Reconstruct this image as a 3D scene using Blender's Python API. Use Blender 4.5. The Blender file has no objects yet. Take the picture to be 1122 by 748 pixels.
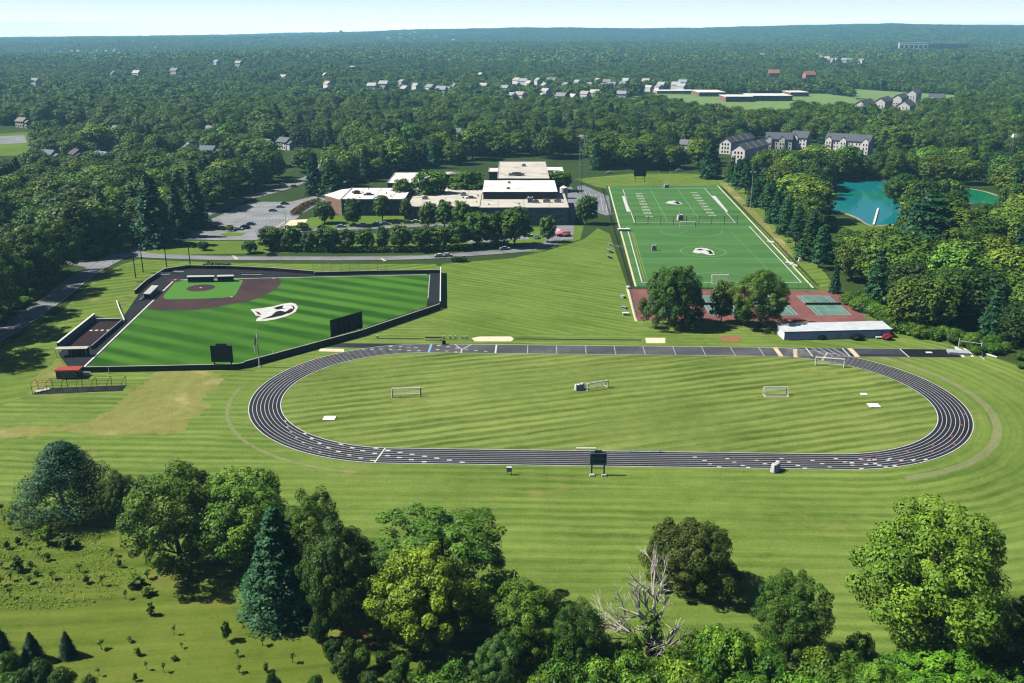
import bpy, bmesh, math, random
import numpy as np
from mathutils import Vector, Matrix

random.seed(7)
RNG = np.random.default_rng(7)
SC = bpy.context.scene
COL = SC.collection
PI = math.pi
R = math.radians

# ------------------------------------------------------------------ survey
# camera survey: focal length in photo pixels, pitch and height found from the track,
# the football field, the tennis courts and the ball field
F, PITCH, CH = 1038.6, R(18.2), 89.6
def ray(px, py):
    x = (px - 561) / F; y = -(py - 374) / F
    cp, sp = math.cos(PITCH), math.sin(PITCH)
    return x, cp + y * sp, -sp + y * cp
def G(px, py, z=0.0):
    """photo pixel -> survey point on the plane at height z"""
    X, Y, Z = ray(px, py)
    t = (z - CH) / Z
    return Vector((X * t, Y * t, z))
def HT(px, by, ty):
    """height of an upright thing whose foot is at pixel (px, by) and top at row ty"""
    g = G(px, by)
    X, Y, Z = ray(px, ty)
    return CH + g.y / Y * Z
def MPP(px, py):
    g = G(px, py)
    return math.sqrt(g.x ** 2 + g.y ** 2 + CH ** 2) / math.sqrt(F * F + (px - 561) ** 2 + (py - 374) ** 2)
def W(pts, z=0.0):
    return [G(p[0], p[1], z) for p in pts]
def Z7(ox, oy, pts):            # points measured on a survey enlargement
    return [(ox + p[0] / 7.48, oy + p[1] / 7.48) for p in pts]

# ------------------------------------------------------------------ helpers
def lin(h):
    h = h.lstrip('#')
    out = []
    for i in (0, 2, 4):
        c = int(h[i:i + 2], 16) / 255
        out.append(c / 12.92 if c <= 0.04045 else ((c + 0.055) / 1.055) ** 2.4)
    return tuple(out) + (1.0,)

class NT:
    """small node-tree writer"""
    def __init__(s, name):
        s.m = bpy.data.materials.new(name); s.m.use_nodes = True
        s.t = s.m.node_tree; s.n = s.t.nodes; s.l = s.t.links
        s.b = s.n['Principled BSDF']; s.out = s.n['Material Output']
    def new(s, typ, **kw):
        n = s.n.new(typ)
        for k, v in kw.items(): setattr(n, k, v)
        return n
    def put(s, sock, v):
        if isinstance(v, bpy.types.NodeSocket): s.l.new(v, sock)
        else: sock.default_value = v
    def math(s, op, a, b=0.0, c=0.0, clamp=False):
        n = s.new('ShaderNodeMath', operation=op); n.use_clamp = clamp
        for i, v in enumerate((a, b, c)): s.put(n.inputs[i], v)
        return n.outputs[0]
    def mix(s, f, a, b, mode='MIX'):
        n = s.new('ShaderNodeMix', data_type='RGBA', blend_type=mode)
        s.put(n.inputs[0], f); s.put(n.inputs[6], a); s.put(n.inputs[7], b)
        return n.outputs[2]
    def noise(s, scale, vec=None, detail=4.0, rough=0.55, dist=0.0):
        n = s.new('ShaderNodeTexNoise')
        n.inputs['Scale'].default_value = scale; n.inputs['Detail'].default_value = detail
        n.inputs['Roughness'].default_value = rough; n.inputs['Distortion'].default_value = dist
        if vec is None: vec = s.pos()
        s.l.new(vec, n.inputs['Vector'])
        return n.outputs['Fac']
    def pos(s):
        if not hasattr(s, '_p'): s._p = s.new('ShaderNodeNewGeometry').outputs['Position']
        return s._p
    def objco(s):
        if not hasattr(s, '_o'): s._o = s.new('ShaderNodeTexCoord').outputs['Object']
        return s._o
    def ramp(s, v, lo, hi):
        n = s.new('ShaderNodeMapRange'); n.interpolation_type = 'SMOOTHSTEP'
        s.put(n.inputs[0], v); n.inputs[1].default_value = lo; n.inputs[2].default_value = hi
        return n.outputs[0]
    def xyz(s, v):
        n = s.new('ShaderNodeSeparateXYZ'); s.l.new(v, n.inputs[0]); return n.outputs
    def done(s, col, rough=0.8, spec=0.2, bump=None, bstr=0.2):
        s.put(s.b.inputs['Base Color'], col)
        s.put(s.b.inputs['Roughness'], rough)
        s.b.inputs['Specular IOR Level'].default_value = spec
        if bump is not None:
            n = s.new('ShaderNodeBump'); n.inputs['Strength'].default_value = bstr
            s.l.new(bump, n.inputs['Height']); s.l.new(n.outputs[0], s.b.inputs['Normal'])
        return s.m

MATS = {}
def plain(name, col, rough=0.6, spec=0.3, var=0.18, scale=1.5, metal=0.0, objcol=False):
    """paint, metal, concrete ...: one colour with a little procedural wear"""
    if name in MATS: return MATS[name]
    k = NT(name)
    c = lin(col) if isinstance(col, str) else col
    n1 = k.noise(scale, k.objco() if objcol else None, 5.0, 0.6)
    d = tuple(x * (1 - var) for x in c[:3]) + (1,)
    b = tuple(min(1, x * (1 + var)) for x in c[:3]) + (1,)
    cc = k.mix(k.ramp(n1, 0.3, 0.7), d, b)
    if objcol:
        oi = k.new('ShaderNodeObjectInfo')
        cc = k.mix(1.0, cc, oi.outputs['Color'], 'MULTIPLY')
    k.b.inputs['Metallic'].default_value = metal
    MATS[name] = k.done(cc, rough, spec)
    return MATS[name]

class MB:
    """collects shapes and links them as one mesh object"""
    def __init__(s): s.v = []; s.f = []; s.mi = []
    def face(s, pts, mi=0):
        i = len(s.v); s.v += [tuple(p) for p in pts]; s.f.append(list(range(i, i + len(pts)))); s.mi.append(mi)
    def box(s, c, d, rz=0.0, mi=0, top=1.0):
        i = len(s.v); ca, sa = math.cos(rz), math.sin(rz)
        for z in (-1, 1):
            k = top if z > 0 else 1.0
            for x, y in ((-1, -1), (1, -1), (1, 1), (-1, 1)):
                X, Y = x * d[0] / 2 * k, y * d[1] / 2 * k
                s.v.append((c[0] + X * ca - Y * sa, c[1] + X * sa + Y * ca, c[2] + z * d[2] / 2))
        for q in ((3, 2, 1, 0), (4, 5, 6, 7), (0, 1, 5, 4), (1, 2, 6, 5), (2, 3, 7, 6), (3, 0, 4, 7)):
            s.f.append([i + j for j in q]); s.mi.append(mi)
    def bar(s, a, b, r0, r1=None, n=6, mi=0):
        r1 = r0 if r1 is None else r1
        a, b = Vector(a), Vector(b); d = b - a
        if d.length < 1e-6: return
        d.normalize(); u = d.orthogonal().normalized(); w = d.cross(u); i = len(s.v)
        for p, r in ((a, r0), (b, r1)):
            for k in range(n):
                t = 2 * PI * k / n; s.v.append(tuple(p + (u * math.cos(t) + w * math.sin(t)) * r))
        for k in range(n):
            k2 = (k + 1) % n; s.f.append([i + k, i + k2, i + n + k2, i + n + k]); s.mi.append(mi)
        s.f.append([i + k for k in reversed(range(n))]); s.mi.append(mi)
        s.f.append([i + n + k for k in range(n)]); s.mi.append(mi)
    def prism(s, poly, z0, z1, mi=0, mitop=None):
        i = len(s.v); n = len(poly)
        for z in (z0, z1):
            for p in poly: s.v.append((p[0], p[1], z))
        for k in range(n):
            k2 = (k + 1) % n; s.f.append([i + k, i + k2, i + n + k2, i + n + k]); s.mi.append(mi)
        s.f.append([i + n + k for k in range(n)]); s.mi.append(mi if mitop is None else mitop)
        s.f.append([i + k for k in reversed(range(n))]); s.mi.append(mi)
    def ring(s, f0, f1, n, z, mi=0):
        """closed ribbon between two outlines given as lists of n points"""
        for k in range(n):
            k2 = (k + 1) % n
            s.face([(f0[k][0], f0[k][1], z), (f1[k][0], f1[k][1], z), (f1[k2][0], f1[k2][1], z), (f0[k2][0], f0[k2][1], z)], mi)
    def line(s, a, b, w, z, mi=0):
        a = Vector((a[0], a[1])); b = Vector((b[0], b[1])); d = (b - a).normalized(); p = Vector((-d.y, d.x)) * w / 2
        s.face([(*(a - p), z), (*(b - p), z), (*(b + p), z), (*(a + p), z)], mi)
    def build(s, name, mats, parent=None, bevel=0.0, smooth=False):
        me = bpy.data.meshes.new(name)
        me.from_pydata(s.v, [], s.f)
        if not isinstance(mats, (list, tuple)): mats = [mats]
        for m in mats: me.materials.append(m)
        me.polygons.foreach_set('material_index', s.mi)
        bm = bmesh.new(); bm.from_mesh(me); bmesh.ops.recalc_face_normals(bm, faces=bm.faces)
        if bevel:
            bmesh.ops.bevel(bm, geom=bm.edges[:], offset=bevel, segments=2, affect='EDGES', clamp_overlap=True)
        bm.to_mesh(me); bm.free()
        if smooth: me.polygons.foreach_set('use_smooth', [True] * len(me.polygons))
        o = bpy.data.objects.new(name, me); COL.objects.link(o)
        if parent is not None: o.parent = parent
        return o

def tag(o, label=None, cat=None, group=None, kind=None):
    if label: o['label'] = label
    if cat: o['category'] = cat
    if group: o['group'] = group
    if kind: o['kind'] = kind
    return o
def empty(name, loc, rz=0.0, label=None, cat=None, group=None):
    o = bpy.data.objects.new(name, None); COL.objects.link(o)
    o.location = loc; o.rotation_euler = (0, 0, rz); o.empty_display_size = 0.5
    return tag(o, label, cat, group)
def kids(o): return [c for c in bpy.data.objects if c.parent == o]
KIDS = {}
def copy_tree(o, loc, rz=0.0, label=None, group=None, scale=None, color=None):
    if o not in KIDS: KIDS[o] = [(c, kids(c)) for c in kids(o)]
    r = o.copy(); COL.objects.link(r); r.location = loc; r.rotation_euler = (0, 0, rz)
    if label: r['label'] = label
    if group: r['group'] = group
    if scale: r.scale = scale
    for c, gg in KIDS[o]:
        d = c.copy(); COL.objects.link(d); d.parent = r
        if color: d.color = color
        for g in gg:
            e = g.copy(); COL.objects.link(e); e.parent = d
            if color: e.color = color
    return r
def sheet(name, pts, z, mat, kind='structure', label=None, cat=None, parent=None):
    m = MB(); m.face([(p[0], p[1], z) for p in pts])
    o = m.build(name, mat, parent)
    for p in o.data.polygons:
        pass
    return tag(o, label, cat, None, kind if parent is None else None)
def smooth_line(pts, n=6):
    P = [Vector((p[0], p[1])) for p in pts]
    out = []
    for i in range(len(P) - 1):
        p0 = P[max(i - 1, 0)]; p1 = P[i]; p2 = P[i + 1]; p3 = P[min(i + 2, len(P) - 1)]
        for k in range(n):
            t = k / n
            out.append(0.5 * ((2 * p1) + (p2 - p0) * t + (2 * p0 - 5 * p1 + 4 * p2 - p3) * t * t + (3 * p1 - p0 - 3 * p2 + p3) * t ** 3))
    out.append(P[-1])
    return out
def offset_line(L, d):
    out = []
    for i, p in enumerate(L):
        t = (L[min(i + 1, len(L) - 1)] - L[max(i - 1, 0)]).normalized()
        out.append(p + Vector((-t.y, t.x)) * d)
    return out
def strip(name, pts, width, z, mat, kerb=None):
    L = smooth_line(pts); A = offset_line(L, width / 2); B = offset_line(L, -width / 2)
    m = MB()
    for i in range(len(L) - 1):
        m.face([(*A[i], z), (*B[i], z), (*B[i + 1], z), (*A[i + 1], z)])
    o = m.build(name, mat); tag(o, kind='structure')
    if kerb:
        k = MB()
        for s in (1, -1):
            I = offset_line(L, s * width / 2); O = offset_line(L, s * (width / 2 + 0.25))
            for i in range(len(L) - 1):
                for a, b, za, zb in ((I[i], I[i + 1], 0, 0.12),):
                    k.face([(*I[i], z), (*I[i + 1], z), (*I[i + 1], z + .12), (*I[i], z + .12)])
                    k.face([(*I[i], z + .12), (*I[i + 1], z + .12), (*O[i + 1], z + .12), (*O[i], z + .12)])
                    k.face([(*O[i], z - .03), (*O[i + 1], z - .03), (*O[i + 1], z + .12), (*O[i], z + .12)])
        k.build('kerb', kerb, o)
    return o

def inside(poly, x, y):
    c = False; j = len(poly) - 1
    for i in range(len(poly)):
        xi, yi = poly[i][0], poly[i][1]; xj, yj = poly[j][0], poly[j][1]
        if (yi > y) != (yj > y) and x < (xj - xi) * (y - yi) / (yj - yi) + xi: c = not c
        j = i
    return c

# ------------------------------------------------------------------ materials
TC = Vector((23.5, 227.2)); TTH = R(-1.8); TA, TR_, TW = 49.17, 33.34, 7.79

def grass(name, ca, cb, stripe=None, sdir=0.0, period=4.0, amount=0.5, patch=None, track=False, grain=0.35, warp=0.6, sharp=0.5, dry=None, weeds=0.36):
    """mown grass: two leaf colours, mowing bands, dry patches"""
    k = NT(name); p = k.pos()
    big = k.noise(0.03, None, 5.0, 0.6); mid = k.noise(0.35, None, 4.0, 0.6); fine = k.noise(1.7, None, 3.0, 0.75)
    if stripe:
        x, y, z = k.xyz(p)
        if track:
            u = k.math('ADD', k.math('MULTIPLY', k.math('SUBTRACT', x, TC.x), math.cos(TTH)), k.math('MULTIPLY', k.math('SUBTRACT', y, TC.y), math.sin(TTH)))
            v = k.math('SUBTRACT', k.math('MULTIPLY', k.math('SUBTRACT', y, TC.y), math.cos(TTH)), k.math('MULTIPLY', k.math('SUBTRACT', x, TC.x), math.sin(TTH)))
            du = k.math('MAXIMUM', k.math('SUBTRACT', u, TA), 0.0)
            d = k.math('SQRT', k.math('ADD', k.math('MULTIPLY', du, du), k.math('MULTIPLY', v, v)))
        else:
            d = k.math('ADD', k.math('MULTIPLY', x, -math.sin(sdir)), k.math('MULTIPLY', y, math.cos(sdir)))
        d = k.math('ADD', d, k.math('MULTIPLY', k.math('SUBTRACT', k.noise(0.06, None, 3.0), 0.5), warp * 4))
        w = k.math('SINE', k.math('MULTIPLY', d, 2 * PI / period))
        w2 = k.math('SINE', k.math('MULTIPLY', d, 2 * PI / (period * 2.63)))
        w = k.ramp(k.math('ADD', w, k.math('MULTIPLY', w2, 0.45)), -sharp, sharp)
        # bands fade in and out, and break into streaks along the mowing direction
        if track: al = u
        else: al = k.math('ADD', k.math('MULTIPLY', x, math.cos(sdir)), k.math('MULTIPLY', y, math.sin(sdir)))
        cx = k.new('ShaderNodeCombineXYZ'); k.put(cx.inputs[0], k.math('MULTIPLY', d, 1.0)); k.put(cx.inputs[1], k.math('MULTIPLY', al, 0.06))
        streak = k.noise(0.55, cx.outputs[0], 5.0, 0.65)
        am = k.ramp(k.noise(0.018, None, 3.0), 0.36, 0.62)
        f = k.math('ADD', 0.5, k.math('MULTIPLY', k.math('SUBTRACT', w, 0.5), k.math('MULTIPLY', k.math('ADD', 0.35, am), amount)))
        f = k.math('ADD', f, k.math('MULTIPLY', k.math('SUBTRACT', streak, 0.5), grain * 3.2))
    else:
        f = 0.5
    f = k.math('ADD', f, k.math('MULTIPLY', k.math('SUBTRACT', big, 0.5), 1.0))
    f = k.math('ADD', f, k.math('MULTIPLY', k.math('SUBTRACT', mid, 0.5), grain * 1.6))
    f = k.math('ADD', f, k.math('MULTIPLY', k.math('SUBTRACT', fine, 0.5), grain * 2.4), clamp=True)
    c = k.mix(f, lin(ca) if isinstance(ca, str) else ca, lin(cb) if isinstance(cb, str) else cb)
    if dry:
        dn = k.math('MULTIPLY', k.ramp(k.noise(0.045, None, 7.0, 0.68), dry[1], dry[2]), 0.75)
        c = k.mix(dn, c, lin(dry[0]))
    wd = k.math('MULTIPLY', k.ramp(k.noise(0.7, None, 4.0, 0.7), 0.58, 0.7), weeds)
    c = k.mix(wd, c, tuple(v * .5 for v in lin(ca)[:3]) + (1,))
    return k.done(c, 0.9, 0.1, k.noise(5.0, None, 2.0), 0.25)

M = {}
M['lawn'] = grass('lawn_grass', '#425d1b', '#809548', True, period=3.1, amount=0.27, track=True, sharp=1.0, dry=('#8d8a4c', 0.56, 0.76))
M['infield'] = grass('infield_grass', '#475d1e', '#86974e', True, sdir=R(17), period=3.6, amount=0.42, sharp=1.0, dry=('#928f52', 0.6, 0.8))
M['hill'] = grass('hill_grass', '#46631c', '#7a9143', True, sdir=R(-32), period=3.2, amount=0.3, sharp=1.0)
M['bank'] = grass('bank_grass', '#455f1b', '#798f3f', True, sdir=R(28), period=4.6, amount=0.34, sharp=1.0, dry=('#948c55', 0.58, 0.76))
M['verge'] = grass('verge_grass', '#425e1a', '#748c38', None)
M['orchard'] = grass('orchard_grass', '#425814', '#717f33', True, sdir=R(6), period=5.5, amount=0.2, sharp=1.0, dry=('#827842', 0.54, 0.7))
M['meadow'] = grass('meadow_grass', '#627d48', '#86a061', None)
M['floor'] = grass('wood_floor', '#26381a', '#43592a', None)
M['dry'] = grass('dry_grass', '#5f6f2a', '#938f55', None, grain=0.7, dry=('#b5a57c', 0.5, 0.66))
M['turf_ball'] = grass('ball_turf', '#265010', '#4b7a26', True, sdir=R(-28), period=9.5, amount=0.8, grain=0.16, warp=0.12, sharp=0.9, weeds=0.0)
M['turf_ball_in'] = grass('ball_turf_infield', '#43742a','#588a3a', None, grain=0.14)
M['turf_field'] = grass('field_turf', '#3e6936', '#577f46', True, sdir=R(0), period=17.0, amount=0.4, grain=0.14, warp=0.0, sharp=0.6, weeds=0.0)
M['turf_edge'] = grass('field_turf_edge', '#1f5530', '#2b6a3c', None, grain=0.1)

M['scuffed'] = grass('scuffed_grass', '#56672a', '#85904c', None, grain=0.6)
def asphalt(name, ca, cb, rough=0.85, crack=True):
    k = NT(name)
    f = k.math('ADD', k.math('MULTIPLY', k.noise(0.09, None, 6.0, 0.62), 0.7), k.math('MULTIPLY', k.noise(3.0, None, 3.0, 0.7), 0.3))
    c = k.mix(k.ramp(f, 0.32, 0.66), lin(ca), lin(cb))
    if crack:
        v = k.new('ShaderNodeTexVoronoi', feature='DISTANCE_TO_EDGE'); v.inputs['Scale'].default_value = 0.09
        k.l.new(k.pos(), v.inputs['Vector'])
        c = k.mix(k.math('MULTIPLY', k.ramp(v.outputs['Distance'], 0.022, 0.006), 0.35), c, lin('#2a2b2e'))
    return k.done(c, rough, 0.25)
M['road'] = asphalt('road_asphalt', '#707479', '#8b8f94')
M['lot'] = asphalt('lot_asphalt', '#75787c', '#94979a')
M['court_asphalt'] = asphalt('court_asphalt', '#6d7178', '#868a92')
M['track'] = asphalt('track_surface', '#1b1d27', '#2c2f3c', crack=False)
M['track_new'] = asphalt('fresh_asphalt', '#0e1014', '#181a20', crack=False)
M['warning'] = asphalt('black_surround', '#14171d', '#23262d', crack=False)
M['bullpen'] = asphalt('bullpen_surface', '#1e1216', '#301d20', crack=False)
M['clay'] = asphalt('infield_clay', '#362528', '#4a3536', crack=False)
M['court_red'] = asphalt('court_red', '#754846', '#8a5d57', crack=True)
M['court_green'] = asphalt('court_green', '#4c6f63', '#668a7b', crack=True)
M['sand'] = plain('sand', '#d9cdb0', 0.95, 0.1, 0.12, 0.6)
M['mulch'] = plain('mulch', '#8f6a4a', 0.95, 0.1, 0.2, 0.8)
M['concrete'] = plain('concrete', '#b4b0a6', 0.9, 0.15, 0.12, 0.4)
M['paint'] = plain('white_line_paint', '#c6c7c4', 0.8, 0.15, 0.14, 0.7)
M['paint_dim'] = plain('worn_line_paint', '#a3a6ac', 0.8, 0.15, 0.2, 0.5)
M['paint_tan'] = plain('cream_line_paint', '#cdbf9e', 0.8, 0.15, 0.14, 0.7)
M['paint_red'] = plain('red_line_paint', '#a8484c', 0.8, 0.15, 0.14, 0.7)
M['paint_blue'] = plain('blue_line_paint', '#7fa8c8', 0.8, 0.15, 0.14, 0.7)
M['paint_yellow'] = plain('yellow_line_paint', '#a39b3c', 0.8, 0.15, 0.14, 0.7)
M['paint_faint'] = plain('faint_green_line', '#6fa77d', 0.8, 0.15, 0.14, 0.7)
M['paint_black'] = plain('black_emblem_paint', '#15171a', 0.8, 0.15, 0.14, 0.7)
M['paint_maroon'] = plain('maroon_emblem_paint', '#5a2530', 0.8, 0.15, 0.14, 0.7)
M['white'] = plain('white_paint', '#e2e2de', 0.5, 0.3, 0.08)
M['cream'] = plain('cream_siding', '#d6cfbc', 0.7, 0.2, 0.1)
M['black'] = plain('black_paint', '#0f1012', 0.5, 0.3, 0.2)
M['darkmetal'] = plain('dark_metal', '#24272b', 0.5, 0.4, 0.2)
M['steel'] = plain('galvanised_steel', '#9aa0a5', 0.45, 0.5, 0.12, metal=0.4)
M['wood'] = plain('weathered_wood', '#8a8172', 0.85, 0.15, 0.2, 2.0)
M['teal'] = plain('teal_panel', '#35525a', 0.5, 0.4, 0.2)
M['navy'] = plain('navy_panel', '#16203a', 0.5, 0.4, 0.2)
M['red'] = plain('red_roof_paint', '#a2473f', 0.6, 0.3, 0.15)
M['maroon'] = plain('maroon_cover', '#8a2338', 0.6, 0.3, 0.15)
M['pad_green'] = plain('dark_wall_pad', '#10150f', 0.6, 0.3, 0.2)
M['glass'] = plain('dark_glass', '#1b242c', 0.12, 0.6, 0.2)
M['tyre'] = plain('tyre_rubber', '#101012', 0.8, 0.2, 0.1)
M['car'] = plain('car_paint', (1, 1, 1, 1), 0.25, 0.6, 0.02, objcol=True)
M['bark'] = plain('bark', '#4a3f33', 0.95, 0.1, 0.3, 3.0)
M['deadwood'] = plain('dead_wood', '#cdc6ba', 0.9, 0.1, 0.15, 3.0)
M['roof_dark'] = plain('dark_shingles', '#5b6069', 0.85, 0.2, 0.15, 0.9)
M['siding'] = plain('house_siding', (1, 1, 1, 1), 0.7, 0.2, 0.06, objcol=True)
M['shingle'] = plain('house_shingles', (1, 1, 1, 1), 0.85, 0.2, 0.14, 0.8, objcol=True)

def roof_membrane(name, col, stain):
    k = NT(name)
    a = k.noise(0.12, None, 7.0, 0.7); b = k.noise(0.6, None, 4.0, 0.6)
    c = k.mix(k.ramp(a, 0.45, 0.72), lin(col), lin(stain))
    c = k.mix(k.math('MULTIPLY', k.ramp(b, 0.5, 0.8), 0.35), c, lin(stain))
    return k.done(c, 0.75, 0.25)
M['roof_white'] = roof_membrane('white_roof_membrane', '#ecebe6', '#b9b5ac')
M['roof_tan'] = roof_membrane('gravel_roof', '#cbc6bb', '#a29b8f')

def brick(name, a, b, mort):
    k = NT(name)
    t = k.new('ShaderNodeTexBrick'); t.inputs['Scale'].default_value = 1.6
    t.inputs['Color1'].default_value = lin(a); t.inputs['Color2'].default_value = lin(b); t.inputs['Mortar'].default_value = lin(mort)
    mp = k.new('ShaderNodeMapping'); mp.inputs['Rotation'].default_value = (PI / 2, 0, 0)
    k.l.new(k.pos(), mp.inputs['Vector']); k.l.new(mp.outputs[0], t.inputs['Vector'])
    c = k.mix(k.math('MULTIPLY', k.noise(0.4, None, 5.0), 0.5), t.outputs['Color'], lin(b))
    return k.done(c, 0.9, 0.15)
M['brick'] = brick('red_brown_brick', '#a67c6a', '#8d6655', '#b0a092')
M['brick_tan'] = brick('tan_brick', '#9a7d6a', '#876a58', '#a5968a')
M['panel_grey'] = plain('grey_wall_panel', '#979fa4', 0.7, 0.3, 0.12, 0.4)

def shed_wall():
    k = NT('ribbed_white_metal'); x, y, z = k.xyz(k.pos())
    w = k.math('SINE', k.math('MULTIPLY', x, 2 * PI / 0.6))
    c = k.mix(k.ramp(w, 0.6, 1.0), lin('#eef5f8'), lin('#d8e6ec'))
    c = k.mix(k.math('MULTIPLY', k.noise(0.5, None, 6.0, 0.7), 0.35), c, lin('#d2dcde'))
    return k.done(c, 0.5, 0.4)
M['shed'] = shed_wall()

def water():
    k = NT('pond_water')
    x, y, z = k.xyz(k.pos())
    n = k.noise(0.02, None, 4.0, 0.6, 0.6)
    f = k.ramp(k.math('ADD', n, k.math('MULTIPLY', k.math('SUBTRACT', x, 225.0), 0.0035)), 0.4, 0.62)  # greener to the right; the bluish reflection at left is mixed into the colour
    c = k.mix(f, lin('#157d84'), lin('#1b8159'))
    k.b.inputs['IOR'].default_value = 1.33
    return k.done(c, 0.07, 0.5, k.noise(0.9, None, 3.0), 0.08)
M['water'] = water()

def leaf(name, a, b, dark, transl=0.06, tint=True):
    """leaves: colour differs from leaf to leaf, clump to clump and tree to tree"""
    k = NT(name)
    at = k.new('ShaderNodeAttribute'); at.attribute_name = 'v'; v = at.outputs['Fac']
    oi = k.new('ShaderNodeObjectInfo')
    c = k.mix(v, lin(a), lin(b))
    rnd = oi.outputs['Random']
    c = k.mix(k.math('MULTIPLY', k.ramp(rnd, 0.35, 1.0), 0.65), c, lin(dark))
    hsv = k.new('ShaderNodeHueSaturation')
    k.put(hsv.inputs['Hue'], k.math('ADD', 0.485, k.math('MULTIPLY', k.math('FRACT', k.math('MULTIPLY', rnd, 17.3)), 0.03)))
    k.put(hsv.inputs['Value'], k.math('ADD', 0.82, k.math('MULTIPLY', k.math('FRACT', k.math('MULTIPLY', rnd, 7.7)), 0.42)))
    k.l.new(c, hsv.inputs['Color']); c = hsv.outputs['Color']
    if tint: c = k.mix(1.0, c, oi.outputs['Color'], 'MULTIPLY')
    k.done(c, 0.55, 0.25)
    tr = k.new('ShaderNodeBsdfTranslucent'); k.l.new(c, tr.inputs['Color'])
    ms = k.new('ShaderNodeMixShader'); ms.inputs[0].default_value = transl
    k.l.new(k.b.outputs[0], ms.inputs[1]); k.l.new(tr.outputs[0], ms.inputs[2]); k.l.new(ms.outputs[0], k.out.inputs[0])
    return k.m
M['leaf'] = leaf('broad_leaves', '#375519', '#71922f', '#28481b')
M['needle'] = leaf('needles', '#1f4328', '#3f6841', '#193a25', 0.06)

# ------------------------------------------------------------------ terrain
def fbm2(x, y, seed=0):
    v = 0.0
    for i in range(5):
        fr = 2 ** i; a = 0.5 ** i
        v += a * math.sin(x * fr * 1.0 + 1.7 * i + seed) * math.cos(y * fr * 1.13 + 2.3 * i + seed * 1.7)
        x, y = x * 0.8 + y * 0.6, -x * 0.6 + y * 0.8
    return v / 1.6
def sstep(a, b, t):
    t = min(1, max(0, (t - a) / (b - a))); return t * t * (3 - 2 * t)
def terr(x, y):
    d = math.hypot(x, y)
    if d < 700: return 0.0
    w = sstep(700, 3200, d)
    z = w * 21 * fbm2(x / 1100, y / 1100, 1.0)
    ang = x / max(y, 1.0) if y > 0 else 0.0
    ang = max(-0.7, min(0.7, ang))
    far = np.interp(ang, [-0.6, -0.5, -0.36, -0.25, -0.12, 0.0, 0.13, 0.25, 0.38, 0.54, 0.7], [-2, 2, 14, 22, 70, 92, 80, 112, 150, 122, 120])
    z += sstep(4500, 12000, d) * far + sstep(4000, 9000, d) * 16 * fbm2(x / 2100 + 3, y / 2100, 4.0)
    return z - d * d / 1.27e7

m = MB()
radii = [0, 60, 120, 200, 300, 400, 500, 600, 700] + [700 * (14500 / 700) ** (i / 60) for i in range(1, 61)]
NSEG = 240
rows = []
for r in radii:
    row = []
    for k in range(NSEG):
        a = 2 * PI * k / NSEG
        x, y = r * math.sin(a), r * math.cos(a)
        m.v.append((x, y, terr(x, y) - 0.06)); row.append(len(m.v) - 1)
    rows.append(row)
for i in range(len(rows) - 1):
    for k in range(NSEG):
        k2 = (k + 1) % NSEG
        m.f.append([rows[i][k], rows[i][k2], rows[i + 1][k2], rows[i + 1][k]]); m.mi.append(0)
tag(m.build('ground', M['floor'], smooth=True), kind='structure')

# ------------------------------------------------------------------ grass sheets
Z0 = 0.0
sheet('lawn', W([(-420, 980), (-560, 520), (-300, 486), (-160, 452), (-90, 425), (0, 382), (62, 345), (104, 306), (132, 290), (152, 284), (300, 290), (470, 289), (520, 300), (690, 320), (910, 314), (960, 345), (1010, 366), (1122, 402), (1320, 470), (1560, 560), (1560, 980)]), Z0, M['lawn'])
sheet('hill_lawn', W([(484, 289), (560, 283), (598, 275), (640, 262), (655, 250), (668, 256), (700, 352), (688, 366), (484, 366), (474, 340)]), Z0 + .02, M['hill'])
sheet('roadside_lawn', W([(-90, 432), (-60, 410), (0, 387), (56, 352), (86, 328), (106, 308), (128, 295), (150, 288), (180, 287), (330, 289), (478, 289), (478, 299), (330, 300), (230, 296), (178, 300), (146, 316), (130, 350), (95, 376), (60, 402), (32, 432), (0, 445), (-60, 455)]), Z0 + .02, M['bank'])
sheet('school_lawn', W([(150, 280), (158, 266), (200, 264), (300, 264), (350, 258), (520, 252), (640, 246), (636, 262), (590, 276), (300, 277)]), Z0 + .02, M['verge'])
sheet('school_front_lawn', W([(318, 252), (340, 238), (362, 236), (520, 234), (520, 243), (430, 248), (340, 252)]), Z0 + .022, M['verge'])
sheet('end_zone_lawn', W([(630, 196), (690, 190), (790, 190), (812, 203), (905, 300), (915, 316), (890, 318), (788, 206), (668, 207), (655, 205)]), Z0 + .012, M['bank'])
sheet('bank_path', W([(788, 200), (796, 200), (830, 234), (862, 268), (872, 283), (862, 281), (830, 246)]), Z0 + .034, M['dry'])
sheet('orchard_lawn', W([(-320, 960), (-340, 560), (-160, 545), (-40, 548), (40, 556), (110, 580), (170, 600), (250, 655), (340, 690), (440, 700), (520, 735), (560, 860)]), Z0 + .016, M['orchard'])
def ragged(pts, amp=2.2, seed=1):
    P = W(pts); rng = random.Random(seed); out = []
    for p, q in zip(P, P[1:] + P[:1]):
        n = max(2, int((q - p).length / 1.6))
        for k in range(n):
            c = p.lerp(q, k / n); s = amp * (fbm2(c.x / 3.1, c.y / 3.1, seed) + .8 * fbm2(c.x / 1.1, c.y / 1.1, seed + 2))
            out.append(c + Vector((s, amp * (fbm2(c.y / 2.7, c.x / 2.9, seed + 5)), 0)))
    return out
sheet('worn_grass', ragged([(150, 424), (176, 408), (228, 406), (247, 410), (236, 424), (222, 446), (206, 472), (176, 478), (140, 474), (96, 478), (60, 470), (90, 462), (120, 452)]), Z0 + .026, M['dry'])
sheet('worn_grass', ragged([(0, 472), (36, 464), (64, 470), (40, 480), (0, 482), (-50, 484), (-50, 474)]), Z0 + .026, M['dry'])
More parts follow.
